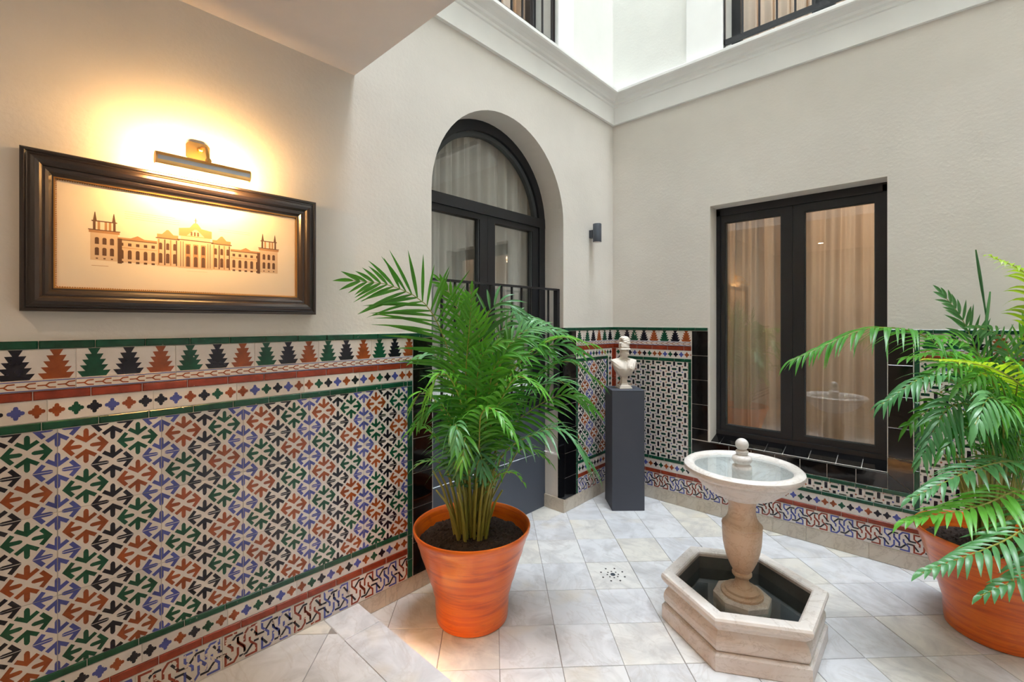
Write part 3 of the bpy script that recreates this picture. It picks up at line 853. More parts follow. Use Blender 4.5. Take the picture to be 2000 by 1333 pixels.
# below the window
ends = [0.876 + 0.1595 * i for i in range(8)]; ends[0] = 0.746; ends = [e for e in ends if e < 1.96] + [1.995]
for a, c in zip(ends, ends[1:]):
    put(WR, wall_right, 'black_tile', bar_mesh('black_tile', c - a, 0.582 - 0.482, 't_jet', 0.0105, 0.0015), a, 0.482)
bb = MB(); bb.prism([(0.001, 0.001), (0.124, 0.001), (0.001, 0.098)], 0.0, 0.0105); put(WR, wall_right, 'black_tile', bb.mesh('black_tile', ['t_jet']), 1.995, 0.482)
bb = MB(); bb.prism([(0.1245, 0.004), (0.1245, 0.2), (0.001, 0.2), (0.001, 0.101)], 0.0, 0.0105); put(WR, wall_right, 'black_tile', bb.mesh('black_tile', ['t_jet']), 1.995, 0.482)
blacks(WR, wall_right, 1.996, 2.119, 0.684, 1.479, 1.28)
listel(WR, wall_right, 'green_border_tile', 't_green', 0.746, XR, 0.452, 0.03, 0.1417, 0.09)
e = 0.746; i = 0
while e < XR - 0.001:
    n = min(XR, e + DT); put(WR, wall_right, 'patterned_tile', weave_mesh(0.0, n - e, DT / 3 * 0.25, DT / 3 * 0.25 + 0.071), e, 0.381 - DT / 3 * 0.25); e = n
listel(WR, wall_right, 'green_border_tile', 't_green', 0.013, XT, zro[1], zro[0] - zro[1], 0.1417, 0.07)
row(WR, wall_right, 'cross_tile', lambda wd, i: cross_mesh(wd, zro[1] - zro[2], i), ('crossR2', zro[1]), 0.013, XT, zro[2], DT, 0.255)
listel(WR, wall_right, 'red_border_tile', 't_red', 0.013, XT, zro[3], zro[2] - zro[3], 0.1417, 0.04)
row(WR, wall_right, 'interlace_tile', lambda wd, i: knot_mesh(wd, zro[3] - zro[4], 1), ('knotR', zro[3]), 0.013, XT, zro[4], DT, 0.255)
# beyond the window
upper_bands(WR, wall_right, 2.15, XT, zr, 0.1, 0)
listel(WR, wall_right, 'green_border_tile', 't_green', 1.996, 2.15, zr[1], zr[0] - zr[1], 0.154, 0, 0.014)
listel(WR, wall_right, 'red_border_tile', 't_red', 2.15, XT, zr[4], zr[3] - zr[4], 0.1417, 0.1)
row(WR, wall_right, 'cross_tile', lambda wd, i: cross_mesh(wd, zr[4] - zr[5], i), ('crossR', zr[4]), 2.15, XT, zr[5], DT)
vlistel(WR, wall_right, 'green_border_tile', 't_green', XR, 0.027, zro[0], zr[1], 0.1417)
listel(WR, wall_right, 'green_border_tile', 't_green', 2.15, XT, zr[6], zr[5] - zr[6], 0.1417, 0.06)
panel(WR, wall_right, weave_mesh, 'weave', 2.15, XT, zro[0], zr[6], 2.15, zr[6] - DT * 4 + 0.008)

# ================================================================== ARCHED DOORWAY
FX = -0.19
door = empty('door_1', (FX, DC, 0)); tag(door, 'tall black framed arched glazed door with slate panel below', 'door', kind='structure')
def dbuild(b, name, mat, parent=None):
    o = b.build(name, mat, None, fix=True); p = parent or door
    o.parent = p; bpy.context.view_layer.update() if False else None
    o.matrix_parent_inverse = Matrix.Identity(4) if parent else Matrix.Translation(Vector((FX, DC, 0))).inverted()
    return o
def ubox(b, F, u0, u1, v0, v1, w0, w1, mi=0):
    pts = [F @ Vector(p) for p in ((u0, v0, w0), (u1, v0, w0), (u1, v1, w0), (u0, v1, w0), (u0, v0, w1), (u1, v0, w1), (u1, v1, w1), (u0, v1, w1))]
    b.add(pts, [(0, 3, 2, 1), (4, 5, 6, 7), (0, 1, 5, 4), (1, 2, 6, 5), (2, 3, 7, 6), (3, 0, 4, 7)], mi)
def arch_band(b, c, r0, r1, spring, w0, w1, n=40):
    o = len(b.v)
    for i in range(n + 1):
        a = math.pi * i / n
        for r, w_ in ((r0, w0), (r1, w0), (r1, w1), (r0, w1)):
            b.v.append(tuple(WL @ Vector((c + r * math.cos(a), spring + r * math.sin(a), w_))))
    for i in range(n):
        for k in range(4):
            k2 = (k + 1) % 4
            b.face((o + 4 * i + k, o + 4 * (i + 1) + k, o + 4 * (i + 1) + k2, o + 4 * i + k2), 0, False)
Z0 = 0.87
b = MB()
arch_band(b, DC, AR - 0.075, AR + 0.002, SPR, FX - 0.07, FX)
for u0, u1 in ((DOOR0, DOOR0 + 0.073), (DOOR1 - 0.073, DOOR1)): ubox(b, WL, u0, u1, Z0, SPR, FX - 0.07, FX)
ubox(b, WL, DOOR0, DOOR1, 2.338, 2.414, FX - 0.07, FX + 0.002)
ubox(b, WL, DOOR0, DOOR1, Z0, 0.905, FX - 0.07, FX + 0.012)
dbuild(b, 'door_frame', 'metal')
b = MB(); arch_band(b, DC, AR - 0.108, AR - 0.075, SPR, FX - 0.06, FX - 0.022)
dbuild(b, 'glazing_bead', 'rubber')
b = MB(); pts = arch_pts(DC, AR - 0.09, SPR + 0.04)
gl = [tuple(WL @ Vector((p[0], p[1], FX - 0.045))) for p in pts] ; b.add(gl, [tuple(range(len(gl)))])
dbuild(b, 'pane', 'glass')
for u0, u1 in ((DOOR0 + 0.073, -1.449), (-1.447, DOOR1 - 0.073)):
    b = MB(); st = 0.078; z0, z1 = 0.905, 2.338; fx = FX - 0.012
    ubox(b, WL, u0, u0 + st if u0 < -1.6 else u0 + st, z0, z1, FX - 0.065, fx)
    ubox(b, WL, u1 - st, u1, z0, z1, FX - 0.065, fx)
    ubox(b, WL, u0 + st, u1 - st, z1 - 0.042, z1, FX - 0.065, fx); ubox(b, WL, u0 + st, u1 - st, z0, z0 + 0.09, FX - 0.065, fx)
    leafo = dbuild(b, 'door_leaf', 'metal')
    b = MB(); ubox(b, WL, u0 + st - 0.004, u1 - st + 0.004, z0 + 0.08, z1 - 0.03, FX - 0.046, FX - 0.044)
    dbuild(b, 'pane', 'glass', leafo)
    b = MB()
    for q in ((u0 + st, u0 + st + 0.008, z0 + .09, z1 - .042), (u1 - st - 0.008, u1 - st, z0 + .09, z1 - .042)): ubox(b, WL, *q, FX - 0.043, FX - 0.02)
    dbuild(b, 'glazing_bead', 'rubber', leafo)
ends = [0.0, 0.465, Z0]
for a, c in zip(ends, ends[1:]):
    b = MB(); ubox(b, WL, DOOR0 + 0.001, DOOR1 - 0.001, a + 0.003, c - 0.003, FX - 0.04, FX)
    dbuild(b, 'slate_panel', 'panel')
# railing before the glazed door
RX = -0.045
rail = empty('balcony_railing', (RX, DC, 0.85)); tag(rail, 'black iron railing of thin upright bars across the arched glazed door', 'railing')
def rbuild(b, name, mat='rail'):
    o = b.build(name, mat, rail); o.matrix_parent_inverse = Matrix.Translation(rail.location).inverted(); return o
b = MB(); b.box(RX - 0.02, RX + 0.02, DOOR0, -0.80, 1.808, 1.822); rbuild(b, 'top_rail')
b = MB(); b.box(RX - 0.02, RX + 0.02, DOOR0, -0.80, 0.845, 0.857); rbuild(b, 'bottom_rail')
y = -0.924
while y > DOOR0:
    b = MB(); b.box(RX - 0.006, RX + 0.006, y - 0.006, y + 0.006, 0.857, 1.808); rbuild(b, 'baluster'); y -= 0.1075
b = MB(); b.box(RX - 0.02, RX + 0.02, -0.83, -0.80, 0.845, 1.822); rbuild(b, 'post')
for z in (1.70, 0.95):
    b = MB(); b.box(RX - 0.008, RX + 0.008, -0.80, DOOR1, z, z + 0.012); rbuild(b, 'wall_bracket')

# ------------------------------------------------------------------ curtains and rooms behind the glass
def curtain(name, F, u0, u1, v0, v1, w0, amp, wl, mat, label, seed=0, gather=None):
    rnd = random.Random(seed); n = int((u1 - u0) / 0.008); b = MB()
    phs = [rnd.uniform(0, 6.28) for _ in range(4)]
    nv = 8
    for j in range(nv + 1):
        t_ = j / nv
        for i in range(n + 1):
            u = u0 + (u1 - u0) * i / n
            a = amp * (0.75 + 0.35 * t_)
            wv = a * math.sin(u / wl * 6.283 + phs[0] + 1.3 * math.sin(u * 5.1 + phs[1])) + a * 0.45 * math.sin(u / wl * 14.1 + phs[2] + 0.4 * t_)
            b.v.append(tuple(F @ Vector((u + 0.012 * math.sin(t_ * 2 + u * 9), v1 + (v0 - v1) * t_, w0 + wv))))
    for j in range(nv):
        for i in range(n):
            p = j * (n + 1) + i; b.face((p, p + 1, p + n + 2, p + n + 1), 0, True)
    o = b.build(name, mat); tag(o, label, 'curtain'); return o
curtain('sheer_curtain', WL, DOOR0 - 0.15, -0.6, 0.9, 3.1, -0.33, 0.03, 0.13, 'curtain_grey', 'pale grey sheer curtain behind the arched glazed door', 3)
curtain('sheer_curtain', WR, WX0 + 0.005, 1.43, 0.62, 2.62, -0.30, 0.032, 0.13, 'curtain_warm', 'beige sheer curtain behind the narrower pane of the black framed window', 5)
curtain('sheer_curtain', WR, 1.45, WX1 - 0.005, 0.62, 2.62, -0.31, 0.036, 0.15, 'curtain_warm', 'beige sheer curtain lit warm behind the wider pane of the black framed window', 8)
curtain('sheer_curtain', WR, UR0 - 0.1, UR1 + 0.1, 3.7, 6.0, -0.5, 0.03, 0.12, 'curtain_warm', 'warm beige curtain in the upper window above the black framed one', 9)
curtain('sheer_curtain', WL, UL0 - 0.1, UL1 + 0.1, 3.7, 6.0, -0.5, 0.03, 0.12, 'curtain_warm', 'warm beige curtain in the upper window over the doorway', 10)
def room(name, F, u0, u1, v0, v1, w0, w1, label, bulbs):
    """inside faces of a room behind a window, open towards the courtyard wall"""
    b = MB(); pts = [F @ Vector(p) for p in ((u0, v0, w0), (u1, v0, w0), (u1, v1, w0), (u0, v1, w0), (u0, v0, w1), (u1, v0, w1), (u1, v1, w1), (u0, v1, w1))]
    b.add(pts, [(0, 1, 2, 3), (1, 5, 6, 2), (2, 6, 7, 3), (3, 7, 4, 0)], 0); b.add(pts, [(0, 4, 5, 1)], 1)
    o = b.build(name, ['interior', 'interior_floor']); tag(o, label, 'room', kind='structure')
    for (u, v, w_), watt in bulbs:
        ld = bpy.data.lights.new('room_bulb', 'POINT'); ld.energy = watt; ld.color = (1.0, 0.66, 0.38); ld.shadow_soft_size = 0.08
        lo = bpy.data.objects.new('room_bulb', ld); COL.objects.link(lo); lo.location = F @ Vector((u, v, w_))
room('wall_interior_1', WL, -2.6, -0.45, 0.87, 3.3, -2.4, -0.42, 'dim room behind the arched glazed door', [((-1.2, 2.6, -1.7), 5)])
room('wall_interior_2', WR, 0.35, 2.6, 0.0, 3.0, -2.6, -0.3, 'room behind the black framed window', [((1.95, 2.5, -1.2), 42)])
room('wall_interior_3', WR, 0.5, 2.7, 3.65, 6.1, -2.4, -0.34, 'room behind the upper window above the black framed one', [((1.5, 5.0, -1.2), 60)])
room('wall_interior_4', WL, -2.6, -0.5, 3.65, 6.1, -2.4, -0.34, 'room behind the upper window over the doorway', [((-1.4, 5.0, -1.2), 60)])

# ------------------------------------------------------------------ black framed window
def wpart(F, root, b, name, mat, parent=None):
    o = b.build(name, mat, parent or root, fix=True); o.matrix_parent_inverse = Matrix.Identity(4) if parent else Matrix.Translation(root.location).inverted(); return o
win = empty('window_1', (1.44, WDEP, 0.6)); tag(win, 'large two-leaf black framed window above the sloping black tile sill', 'window', kind='structure')
w0, w1 = -WDEP - 0.07, -WDEP
b = MB()
ubox(b, WR, WX0, WX0 + 0.03, 0.62, 2.475, w0, w1); ubox(b, WR, WX1 - 0.033, WX1, 0.62, 2.475, w0, w1)
ubox(b, WR, WX0, WX1, 2.43, 2.49, w0, w1); ubox(b, WR, WX0, WX1, 0.60, 0.66, w0, w1 + 0.004)
wpart(WR, win, b, 'window_frame', 'metal')
for (a, c, g0, g1) in ((WX0 + 0.03, 1.4345, 0.955, 1.359), (1.4365, WX1 - 0.033, 1.512, 1.922)):
    b = MB(); z0, z1, q0, q1 = 0.66, 2.43, 0.705, 2.372; fx = w1 - 0.012
    ubox(b, WR, a, g0, z0, z1, w0, fx); ubox(b, WR, g1, c, z0, z1, w0, fx); ubox(b, WR, g0, g1, z0, q0, w0, fx); ubox(b, WR, g0, g1, q1, z1, w0, fx)
    sash = wpart(WR, win, b, 'sash', 'metal')
    b = MB(); ubox(b, WR, g0 - 0.004, g1 + 0.004, q0 - 0.004, q1 + 0.004, w0 + 0.03, w0 + 0.032); wpart(WR, win, b, 'pane', 'glass', sash)
    b = MB()
    for q in ((g0, g0 + 0.006, q0, q1), (g1 - 0.006, g1, q0, q1), (g0, g1, q0, q0 + 0.006), (g0, g1, q1 - 0.006, q1)): ubox(b, WR, *q, w0 + 0.033, fx - 0.012)
    wpart(WR, win, b, 'glazing_bead', 'rubber', sash)
# sloping sill of black tiles
sill = empty('window_sill', (1.44, 0.07, 0.58)); tag(sill, 'sloping sill of glossy black tiles under the black framed window', 'sill', kind='structure')
b = MB(); b.add([(WX0, -0.004, 0.57), (WX1, -0.004, 0.57), (WX1, WDEP, 0.612), (WX0, WDEP, 0.612), (WX0, -0.004, 0.5), (WX1, -0.004, 0.5), (WX1, WDEP, 0.5), (WX0, WDEP, 0.5)],
              [(0, 1, 2, 3), (4, 5, 1, 0)])
wpart(WR, sill, b, 'grout_bed', 'grout')
ends = [WX0, 0.93, 1.085, 1.245, 1.34, 1.5, 1.66, 1.80, 1.90, WX1]
ends = [WX0, 0.96, 1.12, 1.28, 1.40, 1.56, 1.72, 1.86, WX1]
for a, c in zip(ends, ends[1:]):
    b = MB(); g = 0.0022; y0, y1, zz0, zz1 = -0.012, WDEP, 0.579, 0.628
    top = [(a + g, y0, zz0), (c - g, y0, zz0), (c - g, y1, zz1), (a + g, y1, zz1)]; botm = [(p[0], p[1], p[2] - 0.012) for p in top]
    b.add(botm + top, [(0, 3, 2, 1), (4, 5, 6, 7), (0, 1, 5, 4), (1, 2, 6, 5), (2, 3, 7, 6), (3, 0, 4, 7)])
    wpart(WR, sill, b, 'sill_tile', 't_jet')

# ------------------------------------------------------------------ upper windows and their railings
def upper_window(name, F, u0, u1, label, rlabel, wrail, bars):
    c = F @ Vector(((u0 + u1) / 2, 3.7, -0.22))
    root = empty(name, c); tag(root, label, 'window', kind='structure')
    b = MB(); W0, W1 = -0.28, -0.22; m = (u0 + u1) / 2
    for q in ((u0, u0 + 0.07, 3.7, 6.0), (u1 - 0.07, u1, 3.7, 6.0), (u0, u1, 3.7, 3.8), (u0, u1, 5.93, 6.0), (m - 0.07, m + 0.07, 3.7, 6.0)): ubox(b, F, *q, W0, W1)
    wpart(F, root, b, 'window_frame', 'metal')
    for a, d in ((u0 + 0.07, m - 0.07), (m + 0.07, u1 - 0.07)):
        b = MB(); ubox(b, F, a, d, 3.8, 5.93, W0 + 0.03, W0 + 0.032); wpart(F, root, b, 'pane', 'glass')
    rr = empty('balcony_railing', F @ Vector((m, 3.69, wrail))); tag(rr, rlabel, 'railing')
    def rb(b, n): wpart(F, rr, b, n, 'rail')
    e0, e1 = u0 - 0.03, u1 + 0.03
    b = MB(); ubox(b, F, e0, e1, 3.76, 3.80, wrail - 0.012, wrail + 0.012); rb(b, 'bottom_rail')
    b = MB(); ubox(b, F, e0, e1, 4.72, 4.75, wrail - 0.02, wrail + 0.02); rb(b, 'top_rail')
    u = e0 + 0.05 + 0.118
    while u < e1 - 0.06:
        b = MB(); ubox(b, F, u - 0.006, u + 0.006, 3.80, 4.72, wrail - 0.006, wrail + 0.006); rb(b, 'baluster'); u += 0.118
    for u in (e0 + 0.02, e1 - 0.02):
        b = MB(); ubox(b, F, u - 0.02, u + 0.02, 3.675, 4.75, wrail - 0.012, wrail + 0.012); rb(b, 'post')
upper_window('window_2', WR, UR0, UR1, 'upper window with dark frame above the black framed one', 'dark iron balcony railing at the upper window above the black framed one', -0.03, 8)
upper_window('window_3', WL, UL0, UL1, 'upper window with dark frame over the arched doorway', 'dark iron balcony railing at the upper window over the doorway', -0.03, 8)

# ================================================================== PICTURE AND ITS LAMP
PY0, PY1, PZ0, PZ1 = -3.783, -2.826, 1.587, 2.121
pic = empty('framed_print', (0.0, (PY0 + PY1) / 2, PZ0)); tag(pic, 'long framed engraving of a palace in a wide black moulded frame', 'picture')
def pbuild(b, name, mat, parent=None, fix=False):
    o = b.build(name, mat, parent or pic, fix=fix); o.matrix_parent_inverse = Matrix.Identity(4) if parent else Matrix.Translation(pic.location).inverted(); return o
def rect_sweep(b, prof, y0, y1, z0, z1, smooth=False):
    """moulding profile (inset from outer edge, height off the wall) swept round a rectangle"""
    cor = [(y0, z0, 1, 1), (y1, z0, -1, 1), (y1, z1, -1, -1), (y0, z1, 1, -1)]
    b.sweep(prof, lambda i: (lambda p: (p[1], cor[i][0] + cor[i][2] * p[0], cor[i][1] + cor[i][3] * p[0])), 4, closed=True, smooth=smooth)
fp = [(0.0, 0.001), (0.0, 0.046), (0.004, 0.050), (0.010, 0.050), (0.014, 0.046), (0.018, 0.047), (0.024, 0.052), (0.034, 0.054), (0.044, 0.050), (0.050, 0.044), (0.052, 0.038),
      (0.058, 0.038), (0.066, 0.034), (0.072, 0.027), (0.074, 0.024), (0.078, 0.024), (0.078, 0.012)]
b = MB(); rect_sweep(b, fp, PY0, PY1, PZ0, PZ1); pbuild(b, 'frame', 'frame', fix=True)
b = MB(); rect_sweep(b, [(0.0, 0.012), (0.0, 0.0225), (0.0045, 0.0225), (0.0045, 0.014)], PY0 + 0.0775, PY1 - 0.0775, PZ0 + 0.0775, PZ1 - 0.0775)
slip = pbuild(b, 'gilt_slip', 'gold', fix=True)
# beading on the slip
b = MB(); i0 = 0.0845
def bead_line(y0, z0, y1, z1):
    L = math.hypot(y1 - y0, z1 - z0); n = int(L / 0.0062)
    for i in range(n):
        t_ = (i + 0.5) / n; y, z = y0 + (y1 - y0) * t_, z0 + (z1 - z0) * t_; r = 0.0024
        o = len(b.v); b.v += [(0.0185, y, z), (0.0155, y - r, z), (0.0155, y, z - r), (0.0155, y + r, z), (0.0155, y, z + r)]
        for q in ((0, 1, 2), (0, 2, 3), (0, 3, 4), (0, 4, 1)): b.face([o + k for k in q])
bead_line(PY0 + i0, PZ0 + i0, PY1 - i0, PZ0 + i0); bead_line(PY0 + i0, PZ1 - i0, PY1 - i0, PZ1 - i0)
bead_line(PY0 + i0, PZ0 + i0, PY0 + i0, PZ1 - i0); bead_line(PY1 - i0, PZ0 + i0, PY1 - i0, PZ1 - i0)
pbuild(b, 'beading', 'gold', slip, fix=True)['kind'] = 'stuff'
b = MB(); b.box(0.010, 0.0125, PY0 + 0.07, PY1 - 0.07, PZ0 + 0.07, PZ1 - 0.07); paper = pbuild(b, 'print', 'paper')
b = MB(); b.box(0.0148, 0.0152, PY0 + 0.08, PY1 - 0.08, PZ0 + 0.08, PZ1 - 0.08); pbuild(b, 'glazing', 'glass_pic')
# the engraved elevation, drawn flat in three strengths of sepia
b = MB(); XI = 0.0128; BZ = 1.772
def ink(y0, y1, z0, z1, mi=0, dx=0.0):
    b.add([(XI + dx, y0, z0), (XI + dx, y1, z0), (XI + dx, y1, z1), (XI + dx, y0, z1)], [(0, 1, 2, 3)], mi)
def inkpoly(p, mi=0, dx=0.0): b.add([(XI + dx, y, z) for y, z in p], [tuple(range(len(p)))], mi)
def awin(y, z, wd, h, mi=0):
    p = [(y - wd / 2, z), (y + wd / 2, z), (y + wd / 2, z + h - wd * 0.3), (y + wd * 0.25, z + h), (y - wd * 0.25, z + h), (y - wd / 2, z + h - wd * 0.3)]
    inkpoly(p, mi, 0.0004)
def tower(yc, wd):
    ink(yc - wd / 2, yc + wd / 2, BZ, BZ + 0.098, 2)
    ink(yc - wd / 2 - 0.004, yc + wd / 2 + 0.004, BZ + 0.098, BZ + 0.107, 1, 0.0002)
    ink(yc - wd / 2 - 0.006, yc + wd / 2 + 0.006, BZ + 0.107, BZ + 0.110, 0, 0.0003)
    for k in (-1, 0, 1):
        awin(yc + k * wd * 0.27, BZ + 0.058, 0.011, 0.024); awin(yc + k * wd * 0.27, BZ + 0.018, 0.011, 0.028); ink(yc + k * wd * 0.27 - 0.003, yc + k * wd * 0.27 + 0.003, BZ + 0.005, BZ + 0.009, 0, 0.0004)
    for k in (-0.36, -0.2, 0.05, 0.2, 0.36):
        ink(yc + k * wd - 0.0035, yc + k * wd + 0.0035, BZ + 0.110, BZ + 0.138, 1 if abs(k) < 0.3 else 0, 0.0002)
    ink(yc - wd * 0.46, yc + wd * 0.46, BZ + 0.138, BZ + 0.142, 0, 0.0003)
    for k in (-0.34, 0.34): inkpoly([(yc + k * wd - 0.005, BZ + 0.142), (yc + k * wd + 0.005, BZ + 0.142), (yc + k * wd + 0.001, BZ + 0.172), (yc + k * wd - 0.001, BZ + 0.172)], 0, 0.0002)
yc = -3.30
for sg in (-1, 1):
    tower(yc + sg * 0.2755, 0.075)
    a, c = sorted((yc + sg * 0.24, yc + sg * 0.125))
    ink(a, c, BZ, BZ + 0.08, 2); ink(a, c, BZ + 0.08, BZ + 0.083, 0, 0.0002); ink(a, c, BZ + 0.083, BZ + 0.09, 1, 0.0001); ink(a, c, BZ + 0.052, BZ + 0.054, 1, 0.0002)
    e = yc + sg * 0.2335; ink(e - 0.006, e + 0.006, BZ - 0.006, BZ + 0.085, 0, 0.0003)
    for k in range(5):
        y = a + (k + 0.5) * (c - a) / 5
        awin(y, BZ + 0.012, 0.011, 0.033); ink(y - 0.005, y + 0.005, BZ + 0.060, BZ + 0.071, 0, 0.0004); ink(y - 0.005, y + 0.005, BZ - 0.003, BZ + 0.004, 0, 0.0004)
    m_ = (a + c) / 2; inkpoly([(m_ - 0.02, BZ + 0.09), (m_ + 0.02, BZ + 0.09), (m_, BZ + 0.101)], 1)
    a, c = sorted((yc + sg * 0.125, yc + sg * 0.058))
    ink(a, c, BZ - 0.004, BZ + 0.102, 2); ink(a - 0.004, c + 0.004, BZ + 0.102, BZ + 0.106, 0, 0.0002); ink(a, c, BZ + 0.106, BZ + 0.12, 1, 0.0001)
    for k in range(4): y = a + (k + 0.1 + 0.2) * (c - a) / 3.6; ink(y - 0.002, y + 0.002, BZ, BZ + 0.1, 0 if k % 2 else 1, 0.0003)
    for k in range(3):
        y = a + (k + 0.5) * (c - a) / 3; awin(y, BZ + 0.008, 0.011, 0.038); awin(y, BZ + 0.06, 0.010, 0.026, 0)
    m_ = (a + c) / 2; inkpoly([(m_ - 0.018, BZ + 0.12), (m_ + 0.018, BZ + 0.12), (m_ + 0.003, BZ + 0.138), (m_ - 0.003, BZ + 0.138)], 1)
ink(yc - 0.058, yc + 0.058, BZ - 0.006, BZ + 0.105, 2); ink(yc - 0.062, yc + 0.062, BZ + 0.105, BZ + 0.109, 0, 0.0002); ink(yc - 0.05, yc + 0.05, BZ + 0.109, BZ + 0.122, 2, 0.0001)
for k in (-0.036, -0.013, 0.013, 0.036):
    pass
for k in (-0.026, 0.0, 0.026): ink(yc + k - 0.0085, yc + k + 0.0085, BZ + 0.0, BZ + 0.092, 1, 0.0003); awin(yc + k, BZ + 0.002, 0.012, 0.04); awin(yc + k, BZ + 0.052, 0.012, 0.036)
for k in (-0.05, -0.042, 0.042, 0.05): ink(yc + k - 0.001, yc + k + 0.001, BZ, BZ + 0.1, 0, 0.0004)
inkpoly([(yc - 0.056, BZ + 0.122), (yc + 0.056, BZ + 0.122), (yc + 0.056, BZ + 0.152), (yc + 0.02, BZ + 0.158), (yc + 0.006, BZ + 0.178), (yc - 0.006, BZ + 0.178), (yc - 0.02, BZ + 0.158), (yc - 0.056, BZ + 0.152)], 1)
inkpoly([(yc - 0.03, BZ + 0.125), (yc + 0.03, BZ + 0.125), (yc + 0.004, BZ + 0.152), (yc - 0.004, BZ + 0.152)], 2, 0.0003)
for k in (-0.014, -0.003, 0.008): ink(yc + k - 0.003, yc + k + 0.003, BZ + 0.126, BZ + 0.142, 0, 0.0004)
ink(yc - 0.0015, yc + 0.0015, BZ + 0.178, BZ + 0.198, 0); ink(yc - 0.006, yc + 0.006, BZ + 0.188, BZ + 0.190, 0)
for z in (1.935, 1.943, 1.951, 1.959): ink(-3.52, -3.37 + 0.02 * random.random(), z, z + 0.0009, 1)
for z in (1.931, 1.939): ink(-3.22, -3.10, z, z + 0.0008, 1)
ink(-3.61, -3.565, 1.752, 1.7535, 1); ink(-3.33, -3.26, 1.755, 1.7562, 2)
pbuild(b, 'engraving', ['ink', 'ink_mid', 'ink_pale'], paper)

lamp = empty('picture_lamp', (0.0, -3.291, 2.2)); tag(lamp, 'brass picture lamp glowing over the framed engraving', 'lamp')
def lbuild(b, name, mat, parent=None, fix=False):
    o = b.build(name, mat, parent or lamp, fix=fix); o.matrix_parent_inverse = Matrix.Identity(4) if parent else Matrix.Translation(lamp.location).inverted(); return o
b = MB()
pp = [(-3.331, 2.218), (-3.322, 2.209), (-3.262, 2.209), (-3.252, 2.218), (-3.252, 2.268), (-3.262, 2.277), (-3.322, 2.277), (-3.331, 2.268)]
m_ = Matrix(((0, 0, 1, 0), (1, 0, 0, 0), (0, 1, 0, 0), (0, 0, 0, 1)))
bb = MB(); bb.prism(pp, 0.0, 0.016); b.add([m_ @ Vector(v) for v in bb.v], bb.f); lbuild(b, 'wall_plate', 'brass', fix=True)
b = MB(); b.tube([(0.016, -3.285, 2.25), (0.06, -3.285, 2.252), (0.10, -3.285, 2.235), (0.125, -3.285, 2.20), (0.135, -3.285, 2.172)], 0.006, 10); b.ball((0.02, -3.285, 2.25), 0.012); b.ball((0.134, -3.285, 2.178), 0.011)
lbuild(b, 'arm', 'brass')
# half-open cylindrical hood: open towards the wall and down
LXc, LZc, LR = 0.14, 2.148, 0.023
b = MB(); n = 20; a0, a1 = math.radians(-68), math.radians(128)
for t_, yy in ((0, -3.452), (1, -3.142)):
    for r in (LR, LR - 0.002):
        for i in range(n + 1):
            a = a0 + (a1 - a0) * i / n; b.v.append((LXc + r * math.cos(a), yy, LZc + r * math.sin(a)))
k = n + 1
for i in range(n):
    b.face((i, i + 1, 2 * k + i + 1, 2 * k + i), 0, True); b.face((k + i, 3 * k + i, 3 * k + i + 1, k + i + 1), 0, True)
for yy in (-3.452, -3.142):
    o = len(b.v)
    for i in range(24):
        a = 2 * math.pi * i / 24; b.v.append((LXc + LR * math.cos(a), yy, LZc + LR * math.sin(a)))
    b.face(range(o, o + 24))
hood = lbuild(b, 'hood', 'brass')
M['hood_sheen'] = plain('painted_hood_reflection', srgb(196, 204, 214), 0.3, 0.7)  # silvery reflection along the hood, painted on as a pale strip
b = MB(); 
for i in range(7):
    a = math.radians(-22 + i * 6)
    for yy in (-3.447, -3.147): b.v.append((LXc + (LR + 0.0012) * math.cos(a), yy, LZc + (LR + 0.0012) * math.sin(a)))
for i in range(6): b.face((2 * i, 2 * i + 1, 2 * i + 3, 2 * i + 2), 0, True)
lbuild(b, 'hood_reflection', 'hood_sheen', hood, fix=True)
b = MB(); b.tube([(LXc - 0.004, -3.44, LZc - 0.004), (LXc - 0.004, -3.154, LZc - 0.004)], 0.010, 12); lbuild(b, 'bulb_tube', 'tube')

# ================================================================== WALL LAMP
wl = empty('wall_lamp', (0.0, -0.385, 2.3)); tag(wl, 'small grey cylinder wall lamp between the arched door and the corner', 'lamp')
def wbuild(b, name, mat, fix=False):
    o = b.build(name, mat, wl, fix=fix); o.matrix_parent_inverse = Matrix.Translation(wl.location).inverted(); return o
b = MB(); b.box(0.0, 0.035, -0.405, -0.365, 2.288, 2.356); wbuild(b, 'wall_mount', 'lamp_metal')
b = MB(); b.lathe([(0.030, 2.252), (0.034, 2.248), (0.037, 2.250), (0.037, 2.402), (0.034, 2.407)], 28, (0.07, -0.385), close=True); wbuild(b, 'lamp_body', 'lamp_metal')
M['diff'] = plain('frosted_lens', srgb(210, 206, 200), 0.4)
b = MB(); b.lathe([(0.031, 2.247), (0.029, 2.253)], 28, (0.07, -0.385), close=True); wbuild(b, 'lens', 'diff')

# unseen warm fill lights, added to the gallery ceiling behind the camera
for i, (x, y) in enumerate(((0.9, -4.6), (2.2, -4.9), (3.5, -4.6))):
    d = empty('fill_downlight', (x, y, 2.833)); tag(d, 'small round warm fill light added to the gallery ceiling, ' + ('nearest the picture wall', 'middle one of three', 'farthest from the picture wall')[i], 'light', 'added gallery fill lights')
    b = MB(); b.lathe([(0.05, -0.001), (0.05, -0.006), (0.042, -0.008), (0.036, -0.003)], 24); b.build('trim_ring', 'white_trim', d)
    b = MB(); b.lathe([(0.036, -0.002), (0.034, -0.004)], 24, close=True); b.build('lens', 'down', d)

